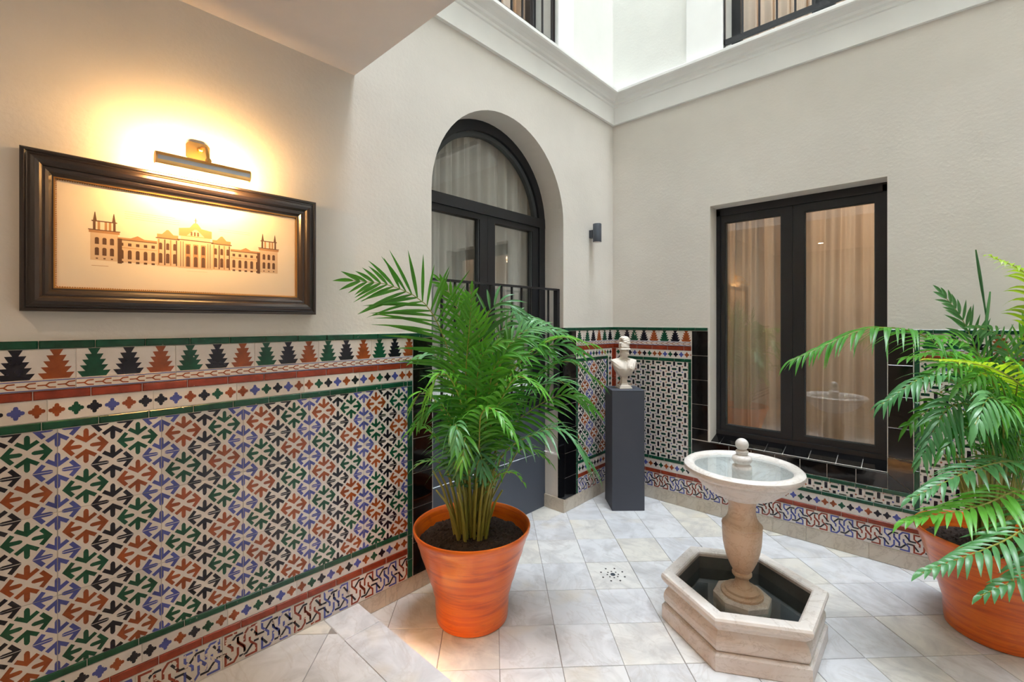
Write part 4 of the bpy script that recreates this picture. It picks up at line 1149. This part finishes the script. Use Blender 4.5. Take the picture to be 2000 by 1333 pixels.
# ================================================================== PEDESTAL AND BUST
pa = math.radians(43.6)
PC = (0.284, -0.302)
ped = empty('pedestal', (PC[0], PC[1], 0), pa); tag(ped, 'tall plain dark grey square pedestal standing in the tiled corner', 'pedestal')
h = 0.133
b = MB(); b.cbox(-h, h, -h, h, 0.001, 0.985, 0.002); b.build('shaft', 'pedestal', ped)
b = MB(); b.cbox(-h - 0.001, h + 0.001, -h - 0.001, h + 0.001, 0.985, 0.991, 0.002); b.build('top_plate', 'pedestal', ped)
bust = empty('bust', (PC[0] - 0.005, PC[1] + 0.0, 0.9915), pa + 0.12); tag(bust, 'small cream bust of a helmeted figure in a draped cloak on the dark pedestal', 'sculpture')
# local frame: -Y faces the viewer
b = MB()
q = 0.055
for (z0, z1, e) in ((0.0, 0.011, q), (0.011, 0.0215, q - 0.006)):
    b.cbox(-e, e, -e, e, z0, z1, 0.002)
b.lathe([(0.062, 0.0215), (0.054, 0.026), (0.044, 0.032), (0.036, 0.045), (0.0315, 0.062), (0.030, 0.078), (0.034, 0.086), (0.037, 0.092), (0.03, 0.098)], 28, rot=math.pi / 4, sides=4, smooth=False, close=True)
b.build('socle', 'bust', bust, fix=True)
# torso, neck and head as one surface of stacked rings
b = MB()
rings = [  # z, cx, cy, rx, ry, power
    (0.086, 0, 0.0, 0.022, 0.020, 2), (0.098, 0, -0.001, 0.036, 0.031, 2), (0.116, 0.0, -0.004, 0.058, 0.043, 2.2), (0.135, 0, -0.006, 0.070, 0.050, 2.4), (0.152, 0, -0.006, 0.078, 0.055, 2.6),
    (0.170, 0, -0.005, 0.086, 0.057, 2.8), (0.190, 0, -0.002, 0.093, 0.055, 3.0), (0.210, 0, 0.002, 0.100, 0.049, 3.2), (0.226, 0, 0.006, 0.106, 0.041, 3.2), (0.236, 0, 0.009, 0.108, 0.034, 3.0), (0.242, 0, 0.010, 0.103, 0.030, 2.6),
    (0.249, 0, 0.009, 0.074, 0.030, 2.1), (0.256, 0, 0.006, 0.044, 0.031, 2), (0.264, 0, 0.003, 0.033, 0.031, 2), (0.278, 0, 0.0, 0.031, 0.031, 2)]
nn = 96
def ring_pts(z, cx, cy, rx, ry, pw):
    out = []
    for i in range(nn):
        a = 2 * math.pi * i / nn; c_, s_ = math.cos(a), math.sin(a)
        k = (abs(c_) ** pw + abs(s_) ** pw) ** (-1 / pw); x, y = cx + rx * k * c_, cy + ry * k * s_
        if 0.1 < z < 0.25:       # pectorals, collarbones and cloak folds over the shoulder
            fr = max(0, -s_)
            y -= 0.008 * fr * math.exp(-((abs(x) - 0.035) / 0.022) ** 2) * math.exp(-((z - 0.175) / 0.025) ** 2)
            y += 0.006 * fr * math.exp(-(x / 0.012) ** 2) * math.exp(-((z - 0.18) / 0.04) ** 2)
            sh = max(0.0, min(1.0, (x + 0.35 * (z - 0.18) - 0.008) / 0.02))          # cloak over one shoulder
            f = (math.sin((x * 0.95 - z * 0.35) * 400) * 0.0042 + 0.004) * sh
            f += math.sin((x * 0.8 + z * 0.9) * 260) * 0.0022 * max(0.0, min(1.0, (-x - 0.05) / 0.02))
            x += f * c_ * 0.6; y += f * s_
        out.append((x, y, z))
    return out
fine = []
for r0, r1 in zip(rings, rings[1:]):
    for k in range(4): fine.append(tuple(a_ + (b_ - a_) * k / 4 for a_, b_ in zip(r0, r1)))
rings = fine + [rings[-1]]
for r in rings: b.v += ring_pts(*r)
for j in range(len(rings) - 1):
    for i in range(nn):
        i2 = (i + 1) % nn; b.face((j * nn + i, j * nn + i2, (j + 1) * nn + i2, (j + 1) * nn + i), 0, True)
b.face(range(nn - 1, -1, -1))
# head: sphere pushed into a face (turned a little to one side)
HC = Vector((0.004, -0.006, 0.300)); yaw = math.radians(22)
o = len(b.v); nu, nv = 96, 72
for j in range(nv + 1):
    th = math.pi * j / nv
    for i in range(nu):
        a = 2 * math.pi * i / nu
        x, y, z = math.sin(th) * math.cos(a), math.sin(th) * math.sin(a), -math.cos(th)
        fr = max(0.0, -y)
        X, Y, Zz = x * 0.0355, y * 0.042, z * 0.048
        if z < 0: X *= 1 - 0.25 * z * z; 
        g = lambda cx, cz, sx, sz: math.exp(-((X - cx) / sx) ** 2 - ((Zz - cz) / sz) ** 2)
        if fr > 0:
            Y -= 0.0150 * g(0, -0.007, 0.0046, 0.0085) * fr      # nose
            Y -= 0.004 * g(0, 0.008, 0.004, 0.010) * fr
            Y += 0.0085 * (g(0.0115, 0.003, 0.007, 0.0048) + g(-0.0115, 0.003, 0.007, 0.0045)) * fr   # eye sockets
            Y -= 0.0040 * (g(0.0115, 0.002, 0.0045, 0.0028) + g(-0.0115, 0.002, 0.0045, 0.0028)) * fr  # lids
            Y -= 0.0045 * g(0, 0.012, 0.02, 0.004) * fr         # brow
            Y -= 0.0055 * g(0, -0.0195, 0.008, 0.0022) * fr     # upper lip
            Y -= 0.0050 * g(0, -0.0250, 0.007, 0.0022) * fr     # lower lip
            Y += 0.004 * g(0, -0.0222, 0.009, 0.0012) * fr
            Y -= 0.005 * g(0, -0.036, 0.009, 0.006) * fr        # chin
            Y -= 0.0015 * (g(0.017, -0.009, 0.008, 0.008) + g(-0.017, -0.009, 0.008, 0.008)) * fr
        p = Matrix.Rotation(yaw, 3, 'Z') @ Vector((X, Y, Zz)) + HC; b.v.append(tuple(p))
for j in range(nv):
    for i in range(nu):
        i2 = (i + 1) % nu; b.face((o + j * nu + i, o + j * nu + i2, o + (j + 1) * nu + i2, o + (j + 1) * nu + i), 0, True)
RY = Matrix.Rotation(yaw, 3, 'Z')
for sg in (-1, 1):
    p = RY @ Vector((sg * 0.0355, 0.004, -0.002)) + HC; b.ball(p, (0.005, 0.007, 0.011), 0, 10, 8)
b.build('figure', 'bust', bust, fix=True)
# helmet with a turned-up brim, scroll at each side and a curled plume
b = MB(); HZ = HC.z + 0.028
b.lathe([(0.045, HZ - 0.002), (0.052, HZ - 0.001), (0.054, HZ + 0.002), (0.052, HZ + 0.005), (0.045, HZ + 0.012), (0.0435, HZ + 0.02), (0.046, HZ + 0.022), (0.046, HZ + 0.028), (0.042, HZ + 0.03),
         (0.040, HZ + 0.045), (0.034, HZ + 0.06), (0.024, HZ + 0.07), (0.010, HZ + 0.074), (0.002, HZ + 0.075)], 36, (HC.x, HC.y + 0.003), close=True)
for sg in (-1, 1):
    for k in range(3):
        p = RY @ Vector((sg * (0.046 + 0.003 * k), 0.004 - 0.012 * k * 0.4, 0)) ; b.ball((HC.x + p.x, HC.y + p.y, HZ + 0.038 + 0.008 * k), (0.011, 0.010, 0.009), 0, 12, 8)
hel = b.build('helmet', 'bust', bust, fix=True)
b = MB()
for k in range(17):
    t_ = k / 16; an = math.pi * (0.02 + 0.96 * t_)
    p = RY @ Vector((0.0, -0.030 * math.cos(an), 0.050 + 0.048 * math.sin(an)))
    b.ball((HC.x + p.x + 0.008 * (-1) ** k, HC.y + p.y + 0.003, HZ + p.z), (0.022 + 0.006 * math.sin(math.pi * t_), 0.013, 0.015), 0, 12, 8)
b.build('plume', 'bust', hel)

# ================================================================== FOUNTAIN
FC = (1.496, -1.305)
fo = empty('fountain', (FC[0], FC[1], 0)); tag(fo, 'marble fountain with round bowl on a baluster stem over a six-sided basin', 'fountain')
HR = math.radians(30)
def hexa(b, prof, mi=0, n=6, rot=HR, close=False, start=True):
    b.lathe(prof, mi=mi, sides=n, rot=rot, smooth=False, close=close, start=start)
b = MB(); hexa(b, [(0.383, 0.0), (0.386, 0.004), (0.386, 0.070), (0.380, 0.076), (0.368, 0.080)], close=True)
fo_p = b.build('plinth', 'f_base', fo)
b = MB(); o0 = [(0.358, 0.079), (0.366, 0.083), (0.374, 0.094), (0.378, 0.112), (0.376, 0.132), (0.368, 0.150), (0.358, 0.163), (0.353, 0.17)]
o0 += [(0.3122, 0.17), (0.3122, 0.082)]
hexa(b, o0, start=False); b.build('basin', 'f_base', fo)
b = MB()
hexa(b, [(0.352, 0.168), (0.362, 0.178), (0.374, 0.190), (0.384, 0.200), (0.390, 0.212), (0.390, 0.226), (0.384, 0.236), (0.372, 0.2385), (0.326, 0.2385), (0.318, 0.234), (0.314, 0.226), (0.312, 0.17)], start=False)
b.build('basin_rim', 'f_white', fo)
b = MB(); hexa(b, [(0.31, 0.085), (0.31, 0.087)], close=True); b.build('basin_floor', 'pool', fo)
b = MB(); b.add([(0.3098 * math.cos(HR + k * math.pi / 3), 0.3098 * math.sin(HR + k * math.pi / 3), 0.148) for k in range(6)], [tuple(range(6))]); b.build('basin_water', 'water', fo)
b = MB(); hexa(b, [(0.3105, 0.087), (0.3105, 0.214)], start=False)
b.build('basin_lining', 'pool', fo)
b = MB(); b.lathe([(0.132, 0.087), (0.135, 0.12), (0.135, 0.172), (0.129, 0.178), (0.118, 0.179)], sides=8, rot=math.radians(22.5 + 5), smooth=False, close=True); b.build('foot_slab', 'f_white', fo)
b = MB(); b.lathe([(0.098, 0.178), (0.098, 0.190), (0.094, 0.194), (0.080, 0.196), (0.079, 0.206), (0.075, 0.210), (0.062, 0.212), (0.052, 0.219), (0.038, 0.232), (0.031, 0.25), (0.031, 0.262),
                  (0.040, 0.268), (0.046, 0.277), (0.046, 0.286), (0.040, 0.294), (0.044, 0.300), (0.054, 0.318), (0.068, 0.35), (0.081, 0.395), (0.089, 0.44), (0.092, 0.485), (0.0925, 0.515), (0.091, 0.522),
                  (0.0945, 0.527), (0.093, 0.533), (0.080, 0.546), (0.069, 0.565), (0.063, 0.59), (0.062, 0.62), (0.066, 0.645), (0.072, 0.658), (0.076, 0.663)], 44, close=True)
b.build('stem', 'f_warm', fo)
b = MB(); b.lathe([(0.076, 0.660), (0.078, 0.668), (0.11, 0.674), (0.15, 0.692), (0.190, 0.722), (0.218, 0.752), (0.230, 0.768), (0.232, 0.776), (0.240, 0.780), (0.258, 0.785), (0.270, 0.794), (0.276, 0.806), (0.274, 0.820),
                  (0.264, 0.829), (0.250, 0.831), (0.236, 0.828), (0.226, 0.820), (0.215, 0.795), (0.18, 0.765), (0.12, 0.745), (0.05, 0.738), (0.004, 0.737)], 64, close=True)
b.build('bowl', 'f_white', fo)
b = MB(); b.lathe([(0.2235, 0.8135), (0.001, 0.8136)], 48); b.f = b.f[:-1]; b.m = b.m[:-1]; b.sm = b.sm[:-1]
b.build('bowl_water', 'water', fo)
b = MB(); b.lathe([(0.045, 0.738), (0.046, 0.818), (0.044, 0.826), (0.036, 0.832), (0.034, 0.838), (0.042, 0.846), (0.047, 0.857), (0.045, 0.868), (0.036, 0.876), (0.027, 0.880), (0.026, 0.886), (0.029, 0.890), (0.030, 0.898), (0.026, 0.903), (0.02, 0.906)], 32, close=True)
b.ball((0, 0, 0.932), 0.031, 0, 28, 18); b.build('finial', 'f_white', fo)

# ================================================================== POTTED PALMS
UPV = Vector((0, 0, 1)); TOCAM = Vector((SN, -CS, 0.0))
def catmull(P, n):
    P = [P[0] * 2 - P[1]] + P + [P[-1] * 2 - P[-2]]; out = []
    segs = len(P) - 3
    for k in range(n + 1):
        t_ = k / n * segs; i = min(int(t_), segs - 1); t_ -= i
        p0, p1, p2, p3 = P[i:i + 4]
        out.append(0.5 * ((2 * p1) + (-p0 + p2) * t_ + (2 * p0 - 5 * p1 + 4 * p2 - p3) * t_ ** 2 + (-p0 + 3 * p1 - 3 * p2 + p3) * t_ ** 3))
    return out
def frond(root, pts, t0, length, hint, mat, rnd, dens=0.5, width=0.0175, droop=0.35, lift=0.22, a_base=62, a_tip=22, stem_r=0.006):
    """one palm leaf: a tapering rachis with two rows of narrow leaflets"""
    NP = 60; C = catmull(pts, NP)
    cum = [0.0]
    for i in range(NP): cum.append(cum[-1] + (C[i + 1] - C[i]).length)
    L = cum[-1]
    def pos(s):
        s = max(0, min(L - 1e-6, s * L)); i = 0
        lo, hi = 0, NP
        while hi - lo > 1:
            m = (lo + hi) // 2
            if cum[m] <= s: lo = m
            else: hi = m
        k = (s - cum[lo]) / max(1e-9, cum[lo + 1] - cum[lo]); return C[lo].lerp(C[lo + 1], k)
    b = MB()
    rp = [pos(i / 22) for i in range(23)]
    b.tube(rp, [stem_r * (1 - 0.85 * i / 22) + 0.0006 for i in range(23)], 6, 1)
    leaf_l = L * (1 - t0); n = max(8, int(leaf_l / 0.0165 * dens))
    h = hint.normalized()
    for k in range(n + 1):
        f = k / n; s = t0 + (1 - t0) * f * 0.995
        p = pos(s); T = (pos(s + 0.01) - pos(s - 0.01)).normalized()
        Nn = h - T * h.dot(T)
        if Nn.length < 0.15: Nn = UPV - T * UPV.dot(T) + h * 0.1
        Nn.normalize(); S = T.cross(Nn)
        prof = (0.45 + 0.55 * math.sin(math.pi * min(1, 0.12 + f * 1.0) ** 0.85)) * (1 - 0.35 * f * f)
        for sg in (-1, 1):
            if k == n and sg == 1: continue
            ang = math.radians(a_base + (a_tip - a_base) * f + rnd.uniform(-6, 6)); ln = length * 1.2 * prof * rnd.uniform(0.85, 1.1)
            d = (T * math.cos(ang) + S * sg * math.sin(ang) + Nn * (lift + rnd.uniform(-0.06, 0.06))).normalized()
            if k == n: d = T
            wv = d.cross(Nn).normalized(); dr = droop * rnd.uniform(0.6, 1.4)
            tw = rnd.uniform(-0.25, 0.25); wd = width * rnd.uniform(0.85, 1.15)
            o = len(b.v); ns = 5
            for q in range(ns + 1):
                u = q / ns; c = p + d * (ln * u) + Vector((0, 0, -1)) * (ln * dr * u * u)
                w2 = wd * (0.35, 0.85, 1.0, 0.85, 0.5, 0.03)[q] * 0.5
                wq = (wv + Nn * tw * u).normalized()
                b.v += [tuple(c - wq * w2 + Nn * (w2 * 0.35)), tuple(c), tuple(c + wq * w2 + Nn * (w2 * 0.35))]
            for q in range(ns):
                a = o + q * 3; b.face((a, a + 1, a + 4, a + 3), 0, True); b.face((a + 1, a + 2, a + 5, a + 4), 0, True)
    o = b.build('frond', [mat, 'stem'], root); o.matrix_parent_inverse = Matrix.Translation(root.location).inverted()
    return o
def potted_palm(center, label, specs, seed, n_stems, fillers):
    rnd = random.Random(seed)
    root = empty('potted_palm', (center[0], center[1], 0)); tag(root, label, 'plant', 'areca palms in orange glazed pots')
    b = MB()
    prof = [(0.180, 0.0), (0.187, 0.004), (0.190, 0.02), (0.192, 0.08), (0.196, 0.12), (0.206, 0.16), (0.214, 0.19), (0.222, 0.215), (0.238, 0.262), (0.252, 0.305), (0.268, 0.355), (0.277, 0.385), (0.284, 0.41),
            (0.290, 0.432), (0.300, 0.448), (0.306, 0.462), (0.309, 0.476), (0.307, 0.483), (0.301, 0.485), (0.295, 0.480), (0.290, 0.465), (0.283, 0.43), (0.272, 0.38), (0.26, 0.34)]
    p2 = []
    for i, (r, z) in enumerate(prof):      # throwing rings
        p2.append((r + (0.0016 * math.sin(z * 95) if 0.03 < z < 0.43 and i < 15 else 0), z))
    b.lathe(p2, 72, close=True); b.build('pot', 'pot', root)
    b = MB(); nr, ns = 26, 72
    for j in range(nr + 1):
        for i in range(ns):
            r = 0.279 * j / nr; a = 2 * math.pi * i / ns; x, y = r * math.cos(a), r * math.sin(a)
            z = 0.405 + 0.02 * (1 - (r / 0.28) ** 2) + 0.012 * mnoise.noise(Vector((x * 28 + seed, y * 28, 0))) + 0.007 * mnoise.noise(Vector((x * 75, y * 75 + seed, 3)))
            b.v.append((x, y, z))
    for j in range(nr):
        for i in range(ns):
            i2 = (i + 1) % ns; b.face((j * ns + i, (j + 1) * ns + i, (j + 1) * ns + i2, j * ns + i2), 0, False)
    for k in range(420):
        r = 0.27 * math.sqrt(rnd.random()); a = rnd.random() * 6.283; x, y = r * math.cos(a), r * math.sin(a); e = rnd.uniform(0.002, 0.007)
        z = 0.408 + 0.02 * (1 - (r / 0.28) ** 2)
        o = len(b.v); b.v += [(x + e, y, z), (x, y + e, z), (x - e, y, z), (x, y - e, z), (x + e * rnd.uniform(-.4, .4), y, z + e * 1.1)]
        for q in ((0, 1, 4), (1, 2, 4), (2, 3, 4), (3, 0, 4)): b.face([o + t_ for t_ in q])
    b.build('soil', 'soil', root)
    base = Vector((center[0], center[1], 0.415))
    RT = Vector((CS, SN, 0)); FW = Vector((-SN, CS, 0))
    # cane bases
    for k in range(n_stems):
        a = rnd.random() * 6.283; r = 0.085 * math.sqrt(rnd.random()); p = base + RT * (r * math.cos(a) * 1.1) + FW * (r * math.sin(a))
        hgt = rnd.uniform(0.28, 0.48); ln = Vector((p.x - base.x, p.y - base.y, 0)) * rnd.uniform(0.5, 1.2)
        b = MB(); b.tube([p - base + base, p + ln * 0.3 + UPV * hgt * 0.4, p + ln * 0.75 + UPV * hgt * 0.75, p + ln * 1.3 + UPV * hgt], [0.0085, 0.0075, 0.006, 0.0042], 8)
        o = b.build('cane', 'stem', root); o.matrix_parent_inverse = Matrix.Translation(root.location).inverted()
    for sp in specs:
        ctrl, t0, ln, hint, mat = sp[:5]; kw = sp[5] if len(sp) > 5 else {}
        a = rnd.random() * 6.283; r = 0.06 * math.sqrt(rnd.random())
        P0 = base + RT * (r * math.cos(a)) + FW * (r * math.sin(a)) - UPV * 0.01
        pts = [P0] + [at(*c) for c in ctrl]
        hv = {'u': UPV, 'c': TOCAM, 'uc': UPV + TOCAM, 'o': (Vector((pts[-1].x - base.x, pts[-1].y - base.y, 0)).normalized() * -0.3 + UPV)}[hint]
        frond(root, pts, t0, ln, hv, mat, rnd, **kw)
    for (az0, az1, hm, reach, cnt) in fillers:
        for k in range(cnt):
            az = math.radians(rnd.uniform(az0, az1)); d = RT * math.cos(az) + FW * math.sin(az); R = reach * rnd.uniform(0.8, 1.15); H = hm * rnd.uniform(0.85, 1.1)
            P0 = base + d * 0.03; pts = [P0, P0 + d * R * 0.2 + UPV * H * 0.6, P0 + d * R * 0.6 + UPV * H, P0 + d * R + UPV * H * 0.82]
            frond(root, pts, 0.42, 0.2, UPV - d * 0.2, rnd.choice(['leaf', 'leaf', 'leaf_cool']), rnd)
    return root
D1 = 2.40
def c1(*q): return [(x, y, D1 + d) for x, y, d in q]
left_specs = [
    (c1((897, 780, 0.0), (848, 618, -0.06), (775, 562, -0.14), (688, 548, -0.22)), 0.55, 0.29, 'c', 'leaf', dict(a_base=66, a_tip=26, droop=0.12, lift=0.1, width=0.0165, dens=0.52)),
    (c1((913, 850, -0.04), (910, 730, -0.09), (918, 630, -0.12), (921, 570, -0.14)), 0.45, 0.22, 'c', 'leaf', dict(droop=0.2, lift=0.12, a_base=60)),
    (c1((925, 820, 0.05), (905, 650, 0.08), (885, 585, 0.1), (858, 548, 0.1)), 0.45, 0.22, 'c', 'leaf', dict(droop=0.15)),
    (c1((945, 800, 0.05), (945, 640, 0.1), (985, 590, 0.12), (1045, 650, 0.12)), 0.42, 0.24, 'uc', 'leaf_cool', {}),
    (c1((965, 820, -0.05), (1010, 715, -0.08), (1090, 660, -0.1), (1165, 676, -0.12)), 0.40, 0.22, 'u', 'leaf', dict(droop=0.55)),
    (c1((968, 850, 0.0), (1030, 755, 0.0), (1105, 705, 0.0), (1172, 748, 0.0)), 0.40, 0.22, 'u', 'leaf', dict(droop=0.5)),
    (c1((965, 860, 0.1), (1035, 770, 0.14), (1095, 745, 0.16), (1150, 800, 0.16)), 0.42, 0.2, 'u', 'leaf_cool', {}),
    (c1((975, 900, -0.1), (1040, 850, -0.16), (1100, 842, -0.2), (1160, 915, -0.24)), 0.45, 0.2, 'u', 'leaf_cool', dict(droop=0.6)),
    (c1((893, 870, -0.05), (858, 795, -0.1), (825, 765, -0.12), (803, 800, -0.14)), 0.42, 0.16, 'u', 'leaf', dict(droop=0.4)),
    (c1((893, 900, -0.12), (885, 840, -0.22), (892, 832, -0.3), (893, 868, -0.36)), 0.5, 0.17, 'uc', 'leaf_cool', dict(droop=0.7, width=0.019)),
    (c1((885, 910, 0.0), (848, 852, -0.02), (820, 832, -0.04), (800, 842, -0.06)), 0.45, 0.17, 'u', 'leaf', dict(droop=0.5)),
    (c1((888, 930, -0.04), (860, 905, -0.06), (830, 902, -0.08), (808, 915, -0.1)), 0.5, 0.10, 'u', 'leaf_cool', dict(droop=0.4)),
    (c1((932, 850, -0.1), (930, 760, -0.15), (945, 690, -0.2), (985, 668, -0.25)), 0.42, 0.2, 'uc', 'leaf', dict(droop=0.4)),
    (c1((955, 850, -0.1), (985, 770, -0.2), (1015, 735, -0.26), (1062, 765, -0.32)), 0.42, 0.2, 'u', 'leaf', dict(droop=0.45)),
    (c1((905, 850, 0.08), (868, 735, 0.08), (845, 690, 0.06), (815, 700, 0.02)), 0.42, 0.18, 'uc', 'leaf_cool', {}),
    (c1((945, 830, 0.14), (965, 680, 0.2), (1005, 620, 0.22), (1062, 630, 0.24)), 0.42, 0.2, 'uc', 'leaf_cool', {}),
    (c1((990, 920, -0.02), (1015, 880, -0.04), (1045, 880, -0.06), (1075, 905, -0.08)), 0.5, 0.11, 'u', 'leaf', dict(droop=0.4)),
    (c1((935, 880, -0.15), (940, 810, -0.25), (965, 800, -0.32), (1003, 850, -0.4)), 0.45, 0.15, 'u', 'leaf', dict(droop=0.6)),
    (c1((915, 860, -0.1), (888, 755, -0.15), (858, 730, -0.2), (832, 790, -0.24)), 0.42, 0.17, 'u', 'leaf', dict(droop=0.5)),
    (c1((945, 820, 0.02), (938, 690, 0.04), (930, 620, 0.04), (905, 575, 0.02)), 0.42, 0.22, 'c', 'leaf', dict(droop=0.2)),
    (c1((958, 830, -0.05), (978, 705, -0.08), (1020, 660, -0.1), (1075, 690, -0.12)), 0.42, 0.22, 'uc', 'leaf', dict(droop=0.4)),
    (c1((948, 840, -0.12), (962, 730, -0.18), (990, 690, -0.2), (1035, 700, -0.22)), 0.42, 0.2, 'uc', 'leaf', dict(droop=0.35)),
    (c1((972, 870, 0.05), (1040, 800, 0.06), (1110, 770, 0.06), (1160, 800, 0.05)), 0.42, 0.2, 'uc', 'leaf', dict(droop=0.45)),
    (c1((962, 840, 0.02), (1015, 720, 0.04), (1085, 672, 0.05), (1140, 690, 0.05)), 0.42, 0.2, 'uc', 'leaf', dict(droop=0.4)),
    (c1((958, 830, -0.02), (985, 690, 0.0), (1040, 640, 0.02), (1100, 650, 0.04)), 0.42, 0.2, 'uc', 'leaf_cool', dict(droop=0.35)),
    (c1((900, 870, -0.1), (870, 800, -0.16), (845, 790, -0.2), (812, 830, -0.22)), 0.42, 0.17, 'uc', 'leaf', dict(droop=0.5)),
    (c1((965, 940, -0.08), (985, 925, -0.12), (1005, 925, -0.16), (1022, 943, -0.18)), 0.5, 0.08, 'u', 'leaf', dict(droop=0.4)),
]
potted_palm((0.41, -2.155), 'areca palm in orange glazed pot beside the arched door', left_specs, 11, 34, [(60, 130, 0.85, 0.25, 3), (-120, -60, 0.55, 0.25, 3)])
D2 = 2.27
def c2(*q): return [(x, y, D2 + d) for x, y, d in q]
right_specs = [
    (c2((1925, 880, 0.0), (1850, 690, 0.0), (1715, 640, -0.05), (1542, 706, -0.1)), 0.42, 0.2, 'u', 'leaf', dict(droop=0.7, lift=0.12, width=0.017)),
    (c2((1950, 880, 0.04), (1925, 735, 0.06), (1880, 625, 0.08), (1838, 572, 0.1)), 0.42, 0.22, 'c', 'leaf_cool', dict(droop=0.15, lift=0.1, width=0.019)),
    (c2((1975, 850, 0.0), (2015, 660, 0.0), (2010, 545, -0.05), (1935, 500, -0.1)), 0.55, 0.15, 'u', 'leaf_lime', dict(droop=0.6, width=0.019)),
    (c2((1985, 880, -0.1), (2020, 790, -0.2), (1945, 722, -0.3), (1815, 702, -0.36)), 0.52, 0.16, 'u', 'leaf_lime', dict(droop=0.25)),
    (c2((1935, 880, -0.1), (1895, 770, -0.14), (1815, 735, -0.16), (1722, 790, -0.2)), 0.42, 0.18, 'u', 'leaf_cool', dict(droop=0.75, width=0.019)),
    (c2((1945, 900, -0.15), (1905, 800, -0.25), (1850, 800, -0.3), (1795, 895, -0.35)), 0.45, 0.17, 'uc', 'leaf_cool', dict(droop=0.65, width=0.021)),
    (c2((1958, 900, -0.2), (1955, 800, -0.34), (1930, 778, -0.44), (1905, 830, -0.52)), 0.5, 0.19, 'uc', 'leaf_cool', dict(droop=0.75, width=0.021)),
    (c2((1990, 960, -0.2), (1990, 905, -0.35), (1910, 915, -0.45), (1778, 975, -0.52)), 0.5, 0.14, 'u', 'leaf_cool', dict(droop=0.45, width=0.019)),
    (c2((1992, 980, -0.3), (1985, 960, -0.45), (1910, 990, -0.5), (1765, 1020, -0.55)), 0.5, 0.16, 'u', 'leaf', dict(droop=0.5, width=0.021)),
    (c2((2000, 980, -0.3), (2040, 985, -0.5), (1975, 1050, -0.64), (1800, 1120, -0.7)), 0.5, 0.14, 'u', 'leaf_cool', dict(droop=0.5, width=0.019)),
    (c2((2010, 980, -0.3), (2070, 1030, -0.55), (2020, 1110, -0.7), (1915, 1165, -0.75)), 0.55, 0.12, 'u', 'leaf_cool', dict(droop=0.5, width=0.019)),
    (c2((1968, 850, 0.06), (1990, 690, 0.06), (2015, 610, 0.04), (2050, 560, 0.02)), 0.42, 0.2, 'c', 'leaf', dict(droop=0.2)),
    (c2((1955, 850, 0.0), (1925, 720, 0.0), (1885, 670, 0.0), (1825, 660, -0.02)), 0.42, 0.2, 'uc', 'leaf', dict(droop=0.35)),
    (c2((1945, 870, 0.0), (1905, 730, -0.02), (1850, 690, -0.06), (1770, 700, -0.1)), 0.42, 0.17, 'u', 'leaf', dict(droop=0.5)),
    (c2((1985, 870, -0.1), (2050, 760, -0.2), (2110, 730, -0.25), (2180, 790, -0.3)), 0.42, 0.2, 'u', 'leaf', dict(droop=0.5)),
    (c2((1980, 860, -0.05), (2020, 730, -0.1), (2060, 660, -0.14), (2140, 650, -0.2)), 0.42, 0.2, 'uc', 'leaf_cool', dict(droop=0.4)),
    (c2((1965, 870, -0.12), (1960, 760, -0.2), (1925, 730, -0.28), (1870, 760, -0.34)), 0.42, 0.17, 'uc', 'leaf', dict(droop=0.5)),
    (c2((1972, 880, -0.1), (1985, 770, -0.2), (1990, 720, -0.3), (1970, 700, -0.4)), 0.42, 0.16, 'uc', 'leaf', dict(droop=0.5)),
    (c2((1950, 860, -0.02), (1915, 745, -0.05), (1860, 712, -0.1), (1790, 745, -0.14)), 0.42, 0.18, 'uc', 'leaf', dict(droop=0.5)),
    (c2((1940, 890, -0.05), (1890, 810, -0.1), (1835, 790, -0.14), (1770, 835, -0.18)), 0.42, 0.18, 'uc', 'leaf', dict(droop=0.55)),
    (c2((1962, 870, -0.1), (1945, 760, -0.16), (1905, 712, -0.22), (1845, 712, -0.28)), 0.42, 0.18, 'uc', 'leaf', dict(droop=0.4)),
    (c2((1975, 860, 0.02), (1975, 720, 0.02), (1950, 655, 0.0), (1905, 640, -0.02)), 0.42, 0.2, 'c', 'leaf_cool', dict(droop=0.3)),
    (c2((1965, 900, -0.14), (1940, 840, -0.24), (1895, 830, -0.32), (1840, 880, -0.38)), 0.45, 0.17, 'uc', 'leaf', dict(droop=0.6, width=0.019)),
    (c2((1985, 900, -0.16), (1995, 820, -0.3), (1980, 790, -0.4), (1950, 820, -0.48)), 0.45, 0.17, 'uc', 'leaf', dict(droop=0.6, width=0.019)),
    (c2((1935, 900, 0.0), (1895, 840, 0.0), (1850, 820, 0.0), (1800, 850, -0.02)), 0.42, 0.16, 'u', 'leaf', dict(droop=0.6)),
]
rp = potted_palm((2.435, -0.475), 'areca palm in orange glazed pot near the right end of the window wall', right_specs, 23, 30, [(-110, -40, 0.7, 0.4, 5)])
# two unopened spear leaves
for c in (((1945, 900, 2.27), (1938, 700, 2.30), (1922, 590, 2.31), (1906, 488, 2.32)), ((1950, 900, 2.27), (1935, 740, 2.29), (1926, 650, 2.30), (1934, 570, 2.31))):
    C = catmull([at(*q) for q in c], 24); b = MB()
    b.tube(C, [0.005 - 0.002 * i / 24 + (0.003 * math.sin(math.pi * (i - 16) / 8) if i > 16 else 0) for i in range(25)], 8)
    o = b.build('spear_leaf', 'leaf_cool', rp); o.matrix_parent_inverse = Matrix.Translation(rp.location).inverted()
